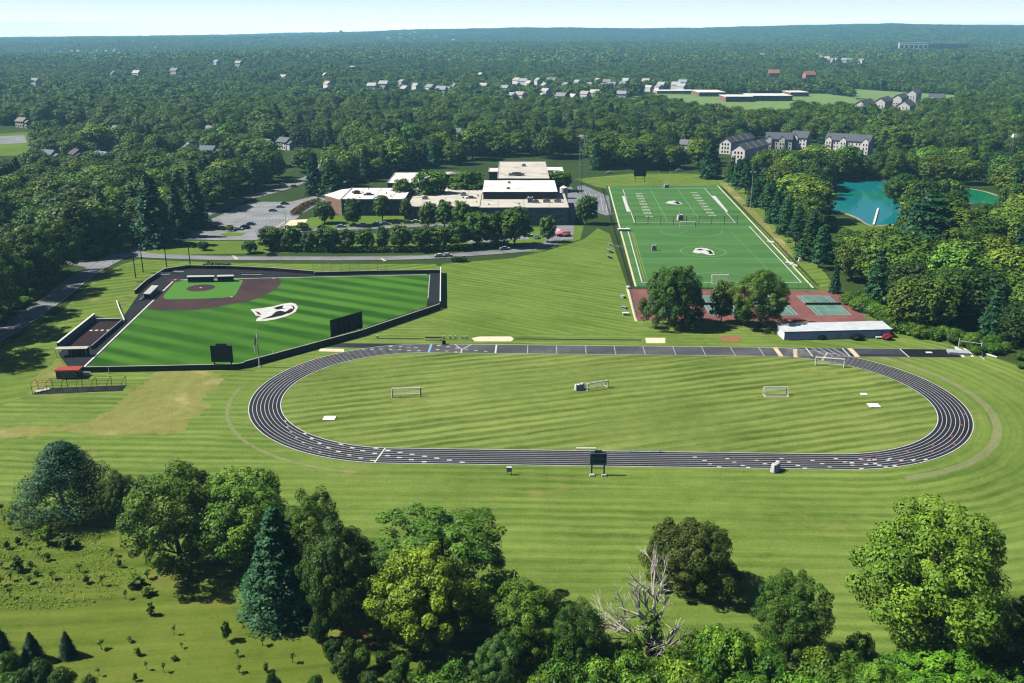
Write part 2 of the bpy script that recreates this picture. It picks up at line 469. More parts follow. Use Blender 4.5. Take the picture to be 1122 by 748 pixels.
sheet('worn_grass', ragged([(40, 412), (62, 392), (76, 396), (58, 420), (44, 432), (30, 432)]), Z0 + .03, M['dry'])
sheet('bare_soil', ragged([(362, 689), (378, 690), (398, 694), (417, 702), (418, 706), (392, 700), (364, 697)]), Z0 + .03, M['mulch'])
for q_ in ([(425, 437), (463, 436), (470, 441), (430, 443)], [(830, 434), (866, 434), (870, 438), (828, 438)], [(640, 428), (668, 425), (672, 430), (645, 432)], [(880, 404), (915, 408), (912, 413), (878, 408)], [(1085, 404), (1122, 420), (1150, 436), (1100, 415)], [(560, 522), (640, 524), (700, 523), (640, 527)]):
    sheet('worn_grass', ragged(q_, 1.2, len(q_) + q_[0][0] % 5), Z0 + .038, M['scuffed'])
# far school grounds and meadows
def draped(name, pts, mat, lift=0.6):
    P = W(pts); m = MB(); m.face([(p.x, p.y, 0) for p in P])
    bm = bmesh.new()
    vs = [bm.verts.new((p.x, p.y, 0)) for p in P]; bm.faces.new(vs)
    bmesh.ops.triangulate(bm, faces=bm.faces[:])
    bmesh.ops.subdivide_edges(bm, edges=bm.edges[:], cuts=7, use_grid_fill=True)
    for v in bm.verts: v.co.z = terr(v.co.x, v.co.y) + lift
    me = bpy.data.meshes.new(name); bm.to_mesh(me); bm.free(); me.materials.append(mat)
    o = bpy.data.objects.new(name, me); COL.objects.link(o); return tag(o, kind='structure')
FAR_LAWN = [(672, 112), (690, 103), (720, 99), (760, 100), (905, 98), (938, 104), (938, 121), (860, 127), (830, 133), (760, 123)]
FAR_MEADOW = [(918, 96), (935, 92), (1045, 100), (1060, 106), (1000, 109), (938, 104)]
draped('school_meadow', FAR_LAWN, M['meadow'])
draped('far_meadow', FAR_MEADOW, M['meadow'])
draped('townhouse_meadow', [(930, 106), (1060, 106), (1060, 113), (1008, 134), (925, 136)], M['meadow'])

# ------------------------------------------------------------------ running track
def stad(r, n=160, a=TA):
    out = []
    h = n // 2
    for k in range(h):
        t = -PI / 2 + PI * k / (h - 1); out.append((a + r * math.cos(t), r * math.sin(t)))
    for k in range(h):
        t = PI / 2 + PI * k / (h - 1); out.append((-a + r * math.cos(t), r * math.sin(t)))
    c, s = math.cos(TTH), math.sin(TTH)
    return [(TC.x + x * c - y * s, TC.y + x * s + y * c) for x, y in out]
def tp(u, v):
    c, s = math.cos(TTH), math.sin(TTH)
    return (TC.x + u * c - v * s, TC.y + u * s + v * c)
def uv(px, py):
    g = G(px, py); dx, dy = g.x - TC.x, g.y - TC.y
    c, s = math.cos(TTH), math.sin(TTH)
    return dx * c + dy * s, -dx * s + dy * c
N_ = 160
ro = TR_ + TW
sheet('infield', stad(TR_ - 0.25), Z0 + .03, M['infield'])
m = MB(); m.ring(stad(TR_ - .1), stad(ro + .15), N_, Z0 + .05)
track = tag(m.build('running_track', M['track']), kind='structure')
m = MB()
uR = uv(990, 386)[0]; uL = uv(352, 381)[0]
m.face([(*tp(TA * 0.2, TR_), Z0 + .045), (*tp(uR, TR_ + .2), Z0 + .045), (*tp(uR, ro), Z0 + .045), (*tp(TA * .2, ro), Z0 + .045)])
m.face([(*tp(-TA * 0.6, TR_ + 2), Z0 + .045), (*tp(-TA * .6, ro), Z0 + .045), (*tp(uL, ro + .2), Z0 + .045), (*tp(uL - 1, ro - 3.4), Z0 + .045)])
tag(m.build('sprint_straight', M['track']), kind='structure')
uE = uv(1047, 386)[0]
m = MB(); m.face([(*tp(uR + .02, TR_ + .3), Z0 + .047), (*tp(uE, TR_ + .3), Z0 + .047), (*tp(uE, ro), Z0 + .047), (*tp(uR + .02, ro), Z0 + .047)])
tag(m.build('asphalt_apron', M['track_new']), kind='structure')
lw = TW / 8
m = MB()
for i in range(9):
    r = TR_ + i * lw
    wd = 0.22 if i in (0, 8) else 0.115
    m.ring(stad(r - wd / 2), stad(r + wd / 2), N_, Z0 + .07, 0)
for v_ in (TR_ + .1, ro - .1):
    for a, b in ((TA, uE if v_ > ro - 1 else uR),):
        if v_ > ro - 1: m.line(tp(a, v_), tp(b, v_), .16, Z0 + .068, 1)
m.line(tp(TA + 13, TR_ + .3), tp(uE, TR_ + .3), .14, Z0 + .068, 1)
for i in range(3, 8): m.line(tp(TA + 8 + (8 - i) * 1.0, TR_ + i * lw), tp(uR, TR_ + i * lw), .08, Z0 + .066, 1)
m.build('lane_lines', [M['paint'], M['paint_dim']], track)
m = MB()      # cross lines, hurdle and relay marks of the two straights
def cross(px, py, wd, mi=0, lean=0.0, v0=TR_, v1=None):
    u = uv(px, py)[0]; v1 = ro if v1 is None else v1
    m.line(tp(u, v0), tp(u + lean, v1), wd, Z0 + .09, mi)
for px in (578, 610, 642, 674, 706, 739, 771, 803, 834): cross(px, 385, .22, 1)
cross(543, 385, .5, 0); cross(470, 385, .7, 3); cross(505, 387, .4, 0, 0, TR_, TR_ + 3); cross(505, 387, .3, 0, -2.5, TR_ + 3); cross(505, 387, .3, 0, 2.5, TR_ + 3)
cross(852, 385, 1.3, 2); cross(886, 385, .4, 0); cross(926, 385, .4, 0); cross(934, 385, 1.5, 2); cross(990, 386, .35, 0)
for a0, wd in ((0.24, 1.1), (0.46, .5)):      # bars across the first part of the bend
    c0 = (TA + TR_ * math.sin(a0), TR_ * math.cos(a0)); c1 = (TA + ro * math.sin(a0), ro * math.cos(a0))
    m.line(tp(*c0), tp(*c1), wd, Z0 + .09, 2)
for i in range(8):        # lane numerals near the finish: each a small painted block figure
    v_ = TR_ + (i + .5) * lw
    u0 = uv(862 + (7 - i) * 1.2, 385)[0]
    for k in range(4): m.line(tp(u0 + k * 1.15, v_ - .3), tp(u0 + k * 1.15 + .5, v_ + .3), .22, Z0 + .09, 1)
    u0 = uv(893 + (7 - i) * 1.0, 386)[0]
    for k in range(4):
        m.line(tp(u0 + k * 2.0, v_ - .3), tp(u0 + k * 2.0, v_ + .3), .18, Z0 + .09, 1); m.line(tp(u0 + k * 2.0, v_ + .3), tp(u0 + k * 2.0 + .7, v_ + .3), .18, Z0 + .09, 1)
        m.line(tp(u0 + k * 2.0 + .7, v_ - .3), tp(u0 + k * 2.0 + .7, v_ + .3), .18, Z0 + .09, 1); m.line(tp(u0 + k * 2.0, v_ - .3), tp(u0 + k * 2.0 + .7, v_ - .3), .18, Z0 + .09, 1)
u0 = uv(420, 497)[0]; m.line(tp(u0, -TR_), tp(u0 - 1.2, -ro), .35, Z0 + .09, 0)
def mark(px, py, l=1.0, wd=.45, mi=0):
    u, v = uv(px, py)
    r = min(max(math.hypot(max(abs(u) - TA, 0), v), TR_ + .3), ro - .3)
    if abs(u) <= TA: t = (1, 0); c = (u, math.copysign(r, v))
    else:
        s = math.copysign(TA, u); d = Vector((u - s, v)).normalized(); c = (s + d.x * r, d.y * r); t = (-d.y, d.x)
    m.line(tp(c[0] - t[0] * l / 2, c[1] - t[1] * l / 2), tp(c[0] + t[0] * l / 2, c[1] + t[1] * l / 2), wd, Z0 + .09, mi)
for p in Z7(400, 450, [(90, 308), (187, 327), (287, 342), (386, 358), (487, 374), (588, 390), (692, 406), (796, 424), (80, 351), (183, 370), (280, 385), (380, 402), (485, 420), (62, 409)]): mark(*p, 1.1, .55, 0 if random.random() < .7 else 2)
for p in Z7(260, 430, [(555, 338), (610, 378), (675, 418), (748, 455), (830, 486), (917, 513), (1012, 538), (850, 425), (943, 455), (1028, 479)]): mark(*p, 1.1, .5)
for p in Z7(260, 430, [(395, 235), (413, 283), (440, 325), (485, 372), (540, 412), (600, 455), (678, 490), (757, 522)]): mark(*p, .9, .35, 1)
for p in Z7(930, 430, [(97, 547), (213, 553), (322, 556), (430, 556), (530, 555), (630, 552), (25, 578), (140, 590), (250, 598), (375, 603)]): mark(*p, 1.0, .5)
for p in Z7(930, 430, [(195, 522), (115, 560), (478, 487), (690, 435), (435, 548), (842, 358), (682, 485), (925, 268), (865, 425), (950, 180)]): mark(*p, .9, .4, 4)
for p in Z7(390, 350, [(285, 220), (365, 225), (430, 230), (490, 233), (60, 248), (132, 245), (205, 244), (283, 246), (360, 250), (435, 256), (515, 258), (670, 248), (745, 260), (820, 268), (680, 215), (755, 225), (830, 235), (905, 245), (985, 257), (1063, 262)]): mark(*p, 1.0, .5, random.choice((0, 0, 1)))
for p in Z7(260, 370, [(660, 193), (790, 165), (535, 230), (940, 142)]): mark(*p, 1.0, .5, 4)
for p in Z7(540 - 0, 360, []): mark(*p)
for k in range(26):
    mark(762 + k * 8.6 + random.uniform(-2, 2), 501 + (k * 3.7) % 13, .9, .42, 0 if k % 4 else 2)
m.build('track_markings', [M['paint'], M['paint_dim'], M['paint_tan'], M['paint_blue'], M['paint_red']], track)
# worn footpath outside the bends
def worn_ring(name, r0, r1, t0, t1, side, z):
    m = MB(); n = 40
    for k in range(n):
        q = []
        for t, r in ((t0 + (t1 - t0) * k / n, r0), (t0 + (t1 - t0) * k / n, r1), (t0 + (t1 - t0) * (k + 1) / n, r1), (t0 + (t1 - t0) * (k + 1) / n, r0)):
            q.append((*tp(side * TA + r * math.cos(t), r * math.sin(t)), z))
        m.face(q)
    return tag(m.build(name, M['wornpath']), kind='structure')
M['wornpath'] = grass('worn_path', '#656e42', '#8d9366', None, grain=0.6)
worn_ring('worn_path', ro + 4.6, ro + 5.5, PI * 0.98, PI * 1.46, -1, Z0 + .024)
worn_ring('worn_path', ro + 4.2, ro + 6.2, -PI * 0.42, PI * 0.3, 1, Z0 + .024)
# long-jump strip, pits and pads north of the track
sheet('jump_pit', W([(517, 370.5), (525, 368.6), (560, 368.6), (563, 371.5), (560, 374), (520, 374)]), Z0 + .04, M['sand'])
sheet('jump_pit', W([(707, 370), (729, 370), (729, 376), (708, 376)]), Z0 + .04, M['sand'])
sheet('jump_runway', W([(564, 370.6), (703, 372), (703, 373), (564, 371.6)]), Z0 + .036, M['track'])
sheet('jump_runway', W([(414, 370.3), (464, 370.6), (464, 371.4), (414, 371)]), Z0 + .036, M['track'])
sheet('earth_pad', W([(788, 368), (812, 368), (811, 375), (792, 375)]), Z0 + .04, M['mulch'])
sheet('jump_pit', W([(351, 381.8), (377, 382.4), (377, 385.5), (349, 385)]), Z0 + .06, M['sand'])

def slab(px, py, w, d, label):
    g = G(px, py); m = MB(); m.box((g.x, g.y, Z0 + .1), (w, d, .2)); return tag(m.build('concrete_slab', M['white'], bevel=.03), label, 'slab')
slab(361, 458.5, 3.0, 2.6, 'white slab set in the grass at the left end of the track infield')
slab(957.5, 444.5, 2.8, 2.6, 'larger white slab set in the grass at the right end of the track infield')
slab(946.5, 432.2, 1.6, 1.5, 'smaller white slab in the grass near the right bend of the track')
slab(1018, 386.5, 1.7, 1.2, 'white slab lying on the fresh black asphalt beside the track')

# ------------------------------------------------------------------ ball field
HM = G(191.5, 307); RV = G(471, 301) - HM; LV = G(92, 403) - HM
RU = RV.normalized(); LU = LV.normalized()
def bf(a, b): p = HM + RU * a + LU * b; return (p.x, p.y)
sheet('ballpark_surround', W([(80, 409), (64, 388), (92, 352), (106, 346), (131, 353), (152, 322), (166, 306), (181, 297), (206, 293.5), (250, 294.5), (300, 296), (340, 299), (400, 299), (484, 298), (483, 338), (400, 367), (330, 388), (262, 405), (94, 408)]), Z0 + .034, M['warning'])
TURF = W([(191.5, 307.2), (300, 304.8), (471, 301), (467.5, 336), (385, 364), (330, 382.5), (262, 400), (94, 403)])
sheet('ball_turf', TURF, Z0 + .05, M['turf_ball'])
# skinned clay and infield diamond
clay = Z7(120, 270, [(535, 268), (320, 495), (320, 512), (420, 522), (500, 525), (700, 522), (900, 492), (1122, 452)]) + Z7(240, 280, [(120, 402), (230, 378), (330, 345), (400, 312), (460, 280), (490, 250), (508, 225), (508, 200), (490, 187)])
sheet('infield_clay', W(clay), Z0 + .066, M['clay'])
dia = Z7(120, 270, [(545, 285), (600, 268), (800, 268), (1050, 266), (1095, 280), (1085, 300), (1035, 395), (1005, 412), (900, 422), (700, 430), (470, 434), (440, 422), (445, 400)])
sheet('infield_diamond', W(dia), Z0 + .08, M['turf_ball_in'])
g = G(220, 315.5)
m = MB(); m.face([(g.x + 5 * math.cos(t), g.y + 5 * math.sin(t), Z0 + .095) for t in [2 * PI * k / 28 for k in range(28)]])
tag(m.build('pitching_mound', M['clay']), kind='structure')
m = MB(); m.face([(G(192, 306.8).x + 3.2 * math.cos(t), G(192, 306.8).y + 3.2 * math.sin(t), Z0 + .095) for t in [2 * PI * k / 28 for k in range(28)]])
tag(m.build('home_plate_circle', M['clay']), kind='structure')
m = MB()
m.line(bf(2, -.2), bf(RV.length - 1, -.2), .45, Z0 + .11); m.line(bf(-.2, 2), bf(-.2, LV.length), .55, Z0 + .11)
m.line(bf(RV.length, 0), bf(RV.length - 0.5, 34), .3, Z0 + .11, 1)
for c in (G(253.7, 325.5), G(220, 315.5), G(192, 306.8), G(300, 305)): m.box((c.x, c.y, Z0 + .13), (.9, .7, .06))
tag(m.build('foul_lines', [M['paint'], M['paint_dim']]), kind='structure')
# emblem painted on the outfield
m = MB()
def emblem(z, mi, ox, oy, pts):
    m.face([(p.x, p.y, z) for p in W(Z7(ox, oy, pts))], mi)
emblem(Z0 + .11, 0, 240, 280, [(258, 442), (350, 432), (440, 418), (520, 397), (590, 387), (630, 397), (646, 425), (628, 462), (560, 497), (470, 522), (380, 537), (302, 539), (312, 515), (345, 500), (300, 492), (283, 468)])
emblem(Z0 + .125, 1, 240, 280, [(445, 432), (480, 420), (530, 408), (518, 430), (545, 434), (480, 444)])
emblem(Z0 + .125, 1, 240, 280, [(345, 524), (430, 494), (466, 462), (500, 452), (545, 462), (592, 432), (604, 442), (588, 466), (520, 492), (440, 510)])
emblem(Z0 + .125, 2, 240, 280, [(585, 408), (612, 414), (622, 430), (606, 458), (560, 484), (598, 452), (606, 432), (600, 420)])
emblem(Z0 + .125, 2, 240, 280, [(295, 456), (330, 466), (350, 490), (320, 484)])
tag(m.build('outfield_emblem', [M['paint'], M['paint_black'], M['paint_maroon']]), kind='structure')

# outfield wall: black padded panels with a pale coping, in runs between the corners
def fence_run(name, pts, h, label, matp, cap=None, posts=None, th=.2, grp=None):
    P = [Vector((p.x, p.y)) for p in pts]
    root = empty(name, (P[0].x, P[0].y, 0), 0, label, 'fence', grp); o = P[0]
    m = MB(); c = MB()
    for a, b in zip(P[:-1], P[1:]):
        d = b - a; mid = (a + b) / 2 - o; rz = math.atan2(d.y, d.x)
        m.box((mid.x, mid.y, h / 2), (d.length, th, h), rz)
        c.box((mid.x, mid.y, h + .075), (d.length, th + .15, .15), rz)
    m.build('panel', matp, root); c.build('coping', cap or M['concrete'], root)
    if posts:
        for a, b in zip(P[:-1], P[1:]):
            d = b - a; n = max(1, int(d.length / posts))
            for k in range(n + 1):
                q = a + d * k / n - o; pm = MB(); pm.bar((q.x, q.y, 0), (q.x, q.y, h + .6), .06); pm.build('post', M['darkmetal'], root)
    return root
fence_run('outfield_wall', W([(88, 408), (170, 406.5), (258, 404.5), (268, 403)]), 1.5, 'low black outfield wall along the near side of the ball field', M['pad_green'])
fence_run('outfield_wall', W([(268, 403), (330, 386), (396, 368), (482, 338.5)]), 1.8, 'slanting black outfield wall with pale coping running behind the batter eye screen', M['pad_green'])
fence_run('outfield_wall', W([(482.5, 338), (483, 299)]), 2.4, 'black outfield wall with white coping at the right end of the ball field', M['pad_green'], M['white'])
fence_run('foul_line_fence', W([(483, 299), (425, 299.5), (345, 301.5)]), 1.2, 'low fence along the far foul line of the ball field', M['darkmetal'], M['concrete'])
fence_run('backstop_wall', W([(344, 300.5), (300, 297), (250, 294.8), (206, 294), (180, 298), (160, 311), (148, 322)]), 1.3, 'curved dark wall round the back of home plate', M['warning'], M['concrete'])
fence_run('dugout_wall', W([(136.5, 352.5), (131, 340), (128, 331)]), .6, 'short pale kerb wall beside the black area left of the ball field', M['concrete'], M['white'])

# backstop net poles
for k, (bx, by, ty) in enumerate([(148.7, 304, 279), (157, 298.4, 273.5), (182.6, 292.2, 269), (208.6, 292, 267)]):
    g = G(bx, by); h = HT(bx, by, ty); m = MB(); m.bar((0, 0, 0), (0, 0, h), .22, .16, 8); m.box((0, 0, h + .05), (.5, .5, .1))
    o = m.build('net_pole', M['black']); o.location = g
    tag(o, 'tall black net pole behind home plate, %s of four' % ('leftmost', 'second from left', 'third from left', 'rightmost')[k], 'pole', 'net poles behind home plate')

def low_shelter(pts, h, label, roof=None):
    P = W(pts, h); c = sum(P, Vector()) / len(P); c.z = 0
    root = empty('dugout', c, 0, label, 'dugout')
    L = [(p.x - c.x, p.y - c.y) for p in P]
    m = MB(); m.prism(L, h - .2, h); m.build('roof', roof or plain('dugout_roof', '#b4b6b4'), root)
    q = [(x * .92, y * .88) for x, y in L]
    m = MB()
    n = len(q)
    for k in range(n):
        if k == 0: continue
        a, b = Vector(q[k]), Vector(q[(k + 1) % n]); d = b - a; mid = (a + b) / 2
        m.box((mid.x, mid.y, (h - .2) / 2), (d.length, .15, h - .21), math.atan2(d.y, d.x))
    m.build('wall', M['darkmetal'], root)
    m = MB(); a = Vector(q[2]); b = Vector(q[3]); d = (b - a); mid = (a + b) / 2 * .6
    m.box((mid.x, mid.y, .45), (d.length * .9, .4, .08), math.atan2(d.y, d.x)); m.build('bench', M['wood'], root)
low_shelter(Z7(120, 270, [(275, 385), (330, 388), (402, 318), (348, 316)]), 2.2, 'dugout with a white roof along the left foul line of the ball field')
low_shelter(Z7(120, 270, [(630, 250), (858, 246), (860, 234), (640, 236)]), 2.2, 'long white roofed dugout behind the far foul line, left of its shorter twin')
low_shelter(Z7(120, 270, [(878, 246), (1018, 242), (1020, 230), (885, 232)]), 2.2, 'shorter white roofed dugout behind the far foul line')
def bench(px, py, l, rz, label, mat, h=.5, back=True):
    g = G(px, py); r = empty('bench', g, rz, label, 'bench')
    m = MB(); m.box((0, 0, h), (l, .45, .08)); m.build('seat', mat, r)
    if back: m = MB(); m.box((0, .28, h + .42), (l, .06, .4)); m.build('backrest', mat, r)
    for s in (-1, 1):
        m = MB(); m.box((s * l * .42, 0, (h - .04) / 2), (.1, .4, h - .04)); m.build('leg', M['darkmetal'], r)
    return r
bench(157, 326.5, 7, math.atan2(LU.y, LU.x), 'pale bench on the black ground nearest the left foul line', M['concrete'])
bench(156, 311.5, 4, .2, 'small pale bench behind the left dugout', M['concrete'])
bench(176, 302, 7, .15, 'white bench close behind home plate', M['white'])
bench(196, 299, 4, 0, 'white bench right of the one behind home plate', M['white'])
bench(276, 302, 8, 0, 'grey bench beside the shorter far dugout', M['concrete'])

# bullpen on the left: dark red floor, back wall, plates, roofed end
sheet('bullpen_floor', W(Z7(20, 320, [(400, 470), (640, 245), (850, 240), (590, 470)])), Z0 + .05, M['bullpen'])
fence_run('bullpen_wall', W(Z7(20, 320, [(330, 470), (630, 225)])), 2.0, 'blue grey back wall of the dark red bullpen', plain('blue_grey_wall', '#5d6f80'), M['white'], th=.5)
fence_run('bullpen_rail', W(Z7(20, 320, [(640, 240), (852, 236)])), .8, 'low white end rail of the dark red bullpen', M['concrete'], M['white'])
fence_run('bullpen_fence', W(Z7(20, 320, [(600, 470), (860, 245)])), 1.0, 'low dark side wall between the bullpen and the foul line', M['darkmetal'], M['steel'])
for k, p in enumerate(Z7(20, 320, [(597, 316), (642, 315), (688, 314), (737, 314)]) + Z7(20, 320, [(410, 468), (458, 467), (507, 465), (557, 464)])):
    g = G(*p); m = MB(); m.box((g.x, g.y, Z0 + .1), (.9, .9, .1))
    tag(m.build('bullpen_plate', M['white'], bevel=.02), 'square white plate in the %s row of four on the bullpen floor' % ('far', 'near')[k // 4], 'plate', 'white plates on the %s bullpen row' % ('far', 'near')[k // 4])
g = G(80, 390); r = empty('bullpen_shelter', g, math.atan2(LU.y, LU.x) + PI / 2, 'open shelter with a pale roof at the near end of the bullpen', 'shelter')
m = MB(); m.box((0, 0, 2.5), (9, 2.4, .15)); m.build('roof', M['concrete'], r)
for sx in (-1, 0, 1):
    for sy in (-1, 1): m = MB(); m.bar((sx * 4.2, sy * 1.0, 0), (sx * 4.2, sy * 1.0, 2.42), .07); m.build('post', M['steel'], r)
m = MB(); m.box((1.5, .8, 1.2), (6, .1, 2.3)); m.build('back_panel', M['black'], r)
# red roofed scorer hut
g = G(77, 413); r = empty('storage_hut', g, 0.06, 'dark hut with a red roof at the near left corner of the ball field', 'hut')
m = MB(); m.box((0, 0, 1.15), (6.2, 2.8, 2.3)); m.build('wall', M['darkmetal'], r)
m = MB(); m.box((0, 0, 2.45), (6.8, 3.4, .3), top=.94); m.build('roof', M['red'], r)
m = MB(); m.box((.2, -1.43, 1.2), (4.6, .08, 1.5)); w_ = m.build('window', M['glass'], r)
m = MB()
for z in (.45, 1.2, 1.95): m.box((.2, -1.5, z), (4.8, .06, .1))
m.build('window_frame', M['concrete'], w_)
# batting cage
g0 = G(36, 432); g1 = G(134, 428); rz = math.atan2((g1 - g0).y, (g1 - g0).x); L = (g1 - g0).length
r = empty('batting_cage', g0, rz, 'black hooped batting cage frame with a dark net beside the red roofed hut', 'batting cage')
m = MB(); m.box((L / 2, 2.0, .04), (L, 4.0, .08)); m.build('floor_mat', M['warning'], r)
for k in range(7):
    x = L * k / 6; lean = (k - 3) * .12
    m = MB(); pts = [(x, 0, 0), (x + lean * .3, 0, 2.2), (x + lean, .5, 2.9), (x + lean, 3.5, 2.9), (x + lean * .3, 4.0, 2.2), (x, 4.0, 0)]
    for a, b in zip(pts[:-1], pts[1:]): m.bar(a, b, .07)
    m.build('hoop', M['darkmetal'], r)
m = MB()
for y, z in ((0, 2.2), (.5, 2.9), (3.5, 2.9), (4, 2.2)): m.bar((0, y, z), (L, y, z), .035, n=4)
for k in range(60):
    x = L * (k + .5) / 60
    m.bar((x, 4.0, 0), (x, 4.0, 2.2), .012, n=3)
for k in range(5): m.bar((0, 4.0, .4 * k + .2), (L, 4.0, .4 * k + .2), .012, n=3)
m.build('net', M['black'], r)
g = G(47, 428.5); m = MB(); m.box((0, 0, .35), (3.4, 1.6, .1)); m.box((0, 0, .15), (2.8, 1.0, .3))
o = m.build('tarp_box', M['concrete']); o.location = g; o.rotation_euler.z = .7; tag(o, 'flat grey covered box in front of the batting cage at its left end', 'box')
g = G(114, 405); m = MB(); m.box((0, 0, .35), (2.6, 1.0, .7)); m.box((0, 0, .75), (2.8, 1.2, .1)); o = m.build('storage_box', M['white']); o.location = G(93, 411); tag(o, 'small white box on the grass right of the red roofed hut', 'box')

# scoreboard on the ball field, seen from behind
def scoreboard(px, by, ty, wpx, bty, bby, label, face, edge, name='scoreboard'):
    g = G(px, by); h = HT(px, by, ty); hb = HT(px, by, bby); w = wpx * MPP(px, by)
    r = empty(name, g, 0, label, 'scoreboard')
    m = MB(); m.box((0, 0, (h + hb) / 2), (w, .4, h - hb)); m.build('board', face, r)
    m = MB()
    for z in (hb + .1, h - .1): m.box((0, -.24, z), (w + .2, .06, .22))
    for x in (-w / 2, w / 2): m.box((x, -.24, (h + hb) / 2), (.22, .06, h - hb - .3))
    m.box((0, -.24, (h + hb) / 2), (w - .4, .05, .16))
    m.build('frame', edge, r)
    m = MB(); m.box((0, 0, h + .35), (w * .55, .3, .5), top=.8); m.build('top_sign', face, r)
    for s in (-1, 1): m = MB(); m.box((s * w * .4, .05, h / 2), (.28, .28, h)); m.build('post', M['darkmetal'], r)
    m = MB(); m.box((0, 0, hb * .62), (w * .8, .16, .14)); m.build('crossbar', M['darkmetal'], r)
    return r
scoreboard(245, 405, 378.5, 23, 378, 396, 'dark scoreboard seen from behind at the near edge of the ball field', plain('board_back', '#2c3336'), M['black'])
scoreboard(655, 520, 496, 17, 497, 508, 'teal backed scoreboard on two posts beside the near straight of the track', M['teal'], plain('pale_teal_trim', '#8fa7aa'))
scoreboard(701, 199, 184, 13, 184, 193, 'navy scoreboard on the grass behind the far goal posts', M['navy'], M['darkmetal'])
for dx in (-6.5, 6.5):
    g = G(655 + dx, 520); m = MB(); m.box((0, 0, .2), (1.2, .9, .4), top=.8); o = m.build('footing_block', M['concrete']); o.location = (g.x, g.y - .6, 0)
    tag(o, 'pale concrete block at the foot of the %s post of the track scoreboard' % ('left' if dx < 0 else 'right'), 'block')
# batter eye
a, b = G(363.5, 371), G(398, 360.5); d = b - a; c = (a + b) / 2; h = HT(363.5, 371, 351)
r = empty('batter_eye', c, math.atan2(d.y, d.x), 'tall black batter eye screen standing over the slanting outfield wall', 'screen')
m = MB(); m.box((0, .3, h / 2 + .2), (d.length, .25, h - .4)); m.build('screen', M['pad_green'], r)
for k in range(6): m = MB(); m.box((-d.length / 2 + d.length * (k + .5) / 6, .02, h / 2), (.2, .2, h)); m.build('post', M['black'], r)
# flag pole and foul pole, thin posts
def pole(px, by, ty, rad, mat, label, name, cat, flag=False, cross_=None):
    g = G(px, by); h = HT(px, by, ty); r = empty(name, g, 0, label, cat)
    m = MB(); m.bar((0, 0, 0), (0, 0, h), rad, rad * .6, 8); m.build('shaft', mat, r)
    m = MB(); m.box((0, 0, .12), (rad * 5, rad * 5, .24), top=.8); m.build('base', M['concrete'], r)
    if flag:
        m = MB(); n = 6
        for k in range(n):
            x0, x1 = k * .42, (k + 1) * .42; y0, y1 = .12 * math.sin(k), .12 * math.sin(k + 1)
            m.face([(-x0 * .4 - .1, y0, h - .6 - x0 * 1.6), (-x1 * .4 - .1, y1, h - .6 - x1 * 1.6), (-x1 * .4 - .1, y1, h - 2.2 - x1 * 1.9), (-x0 * .4 - .1, y0, h - 2.2 - x0 * 1.9)])
        m.build('flag', M['white'], r)
    return r
pole(284.5, 402, 361, .2, M['white'], 'white flag pole with a limp flag behind the near outfield wall', 'flag_pole', 'flag pole', True)
pole(458.5, 343.5, 337, .15, M['white'], 'short white foul pole on the slanting outfield wall', 'foul_pole', 'pole')
pole(299.5, 392.5, 384, .12, M['white'], 'short white marker pole beside the flag pole', 'marker_pole', 'pole')
pole(119.5, 409, 401, .1, M['white'], 'short white marker pole on the near outfield wall', 'marker_pole', 'pole')
pole(361.5, 298, 287.5, .12, M['white'], 'white foul pole on the far side of the ball field', 'foul_pole', 'pole')
# ------------------------------------------------------------------ turf field (football north, soccer south)
TFC = [(667, 204.5), (786.5, 203.5), (891, 315.5), (697, 313.5)]
sheet('field_surround', W([(664, 203.5), (788.5, 202.5), (896, 317), (695.5, 315)]), Z0 + .036, M['turf_edge'])
PF = [G(*p) for p in TFC]
sheet('field_turf', PF, Z0 + .052, M['turf_field'])
FA, FB = G(682.7, 208), G(772.3, 206.7); FC, FD = G(695.4, 244), G(805.7, 244)
def fq(s, t):            # football field: s across 0..1, t along 0 (far) .. 1 (near)
    a = FA.lerp(FB, s); b = FC.lerp(FD, s); p = a.lerp(b, t); return (p.x, p.y)
m = MB(); zl = Z0 + .075
m.line(fq(0, -.02), fq(0, 1), .35, zl); m.line(fq(1, -.02), fq(1, 1), .35, zl)
m.line(fq(0, -.02), fq(1, -.02), .35, zl); m.line(fq(0, 1), fq(1, 1), .35, zl)
for k in range(21):
    t = .06 + .88 * k / 20
    m.line(fq(0, t), fq(1, t), .09, zl, 2)
for s in (.333, .667): m.line(fq(s, .03), fq(s, .97), .3, zl, 1)
DIG = {'0': 'abcdef', '1': 'bc', '2': 'abged', '3': 'abgcd', '4': 'fgbc', '5': 'afgcd'}
SEG = {'a': ((0, 2), (1, 2)), 'b': ((1, 2), (1, 1)), 'c': ((1, 1), (1, 0)), 'd': ((0, 0), (1, 0)), 'e': ((0, 0), (0, 1)), 'f': ((0, 1), (0, 2)), 'g': ((0, 1), (1, 1))}
for col, s0 in ((0, .17), (1, .83)):
    for k, n in enumerate(('10', '20', '30', '40', '50', '40', '30', '20', '10')):
        t = .105 + .88 * (k) / 10 * .985 + .03
        p = Vector(fq(s0, t)); ux = Vector((0, 1)) if col else Vector((0, -1)); uy = Vector((-1, 0)) if col else Vector((1, 0))
        for j, ch in enumerate(n):
            o = p + ux * ((j - 1) * 2.3 + .4) - uy * 1.6
            for sg in DIG[ch]:
                (x0, y0), (x1, y1) = SEG[sg]
                m.line(o + ux * x0 * 1.4 + uy * y0 * 1.6, o + ux * x1 * 1.4 + uy * y1 * 1.6, .5, zl)
m.face([(p.x, p.y, zl) for p in W(Z7(660, 180, [(160, 260), (194, 260), (232, 388), (200, 388)]))])
m.face([(p.x, p.y, zl) for p in W(Z7(660, 180, [(895, 258), (925, 258), (1032, 388), (1006, 388)]))])
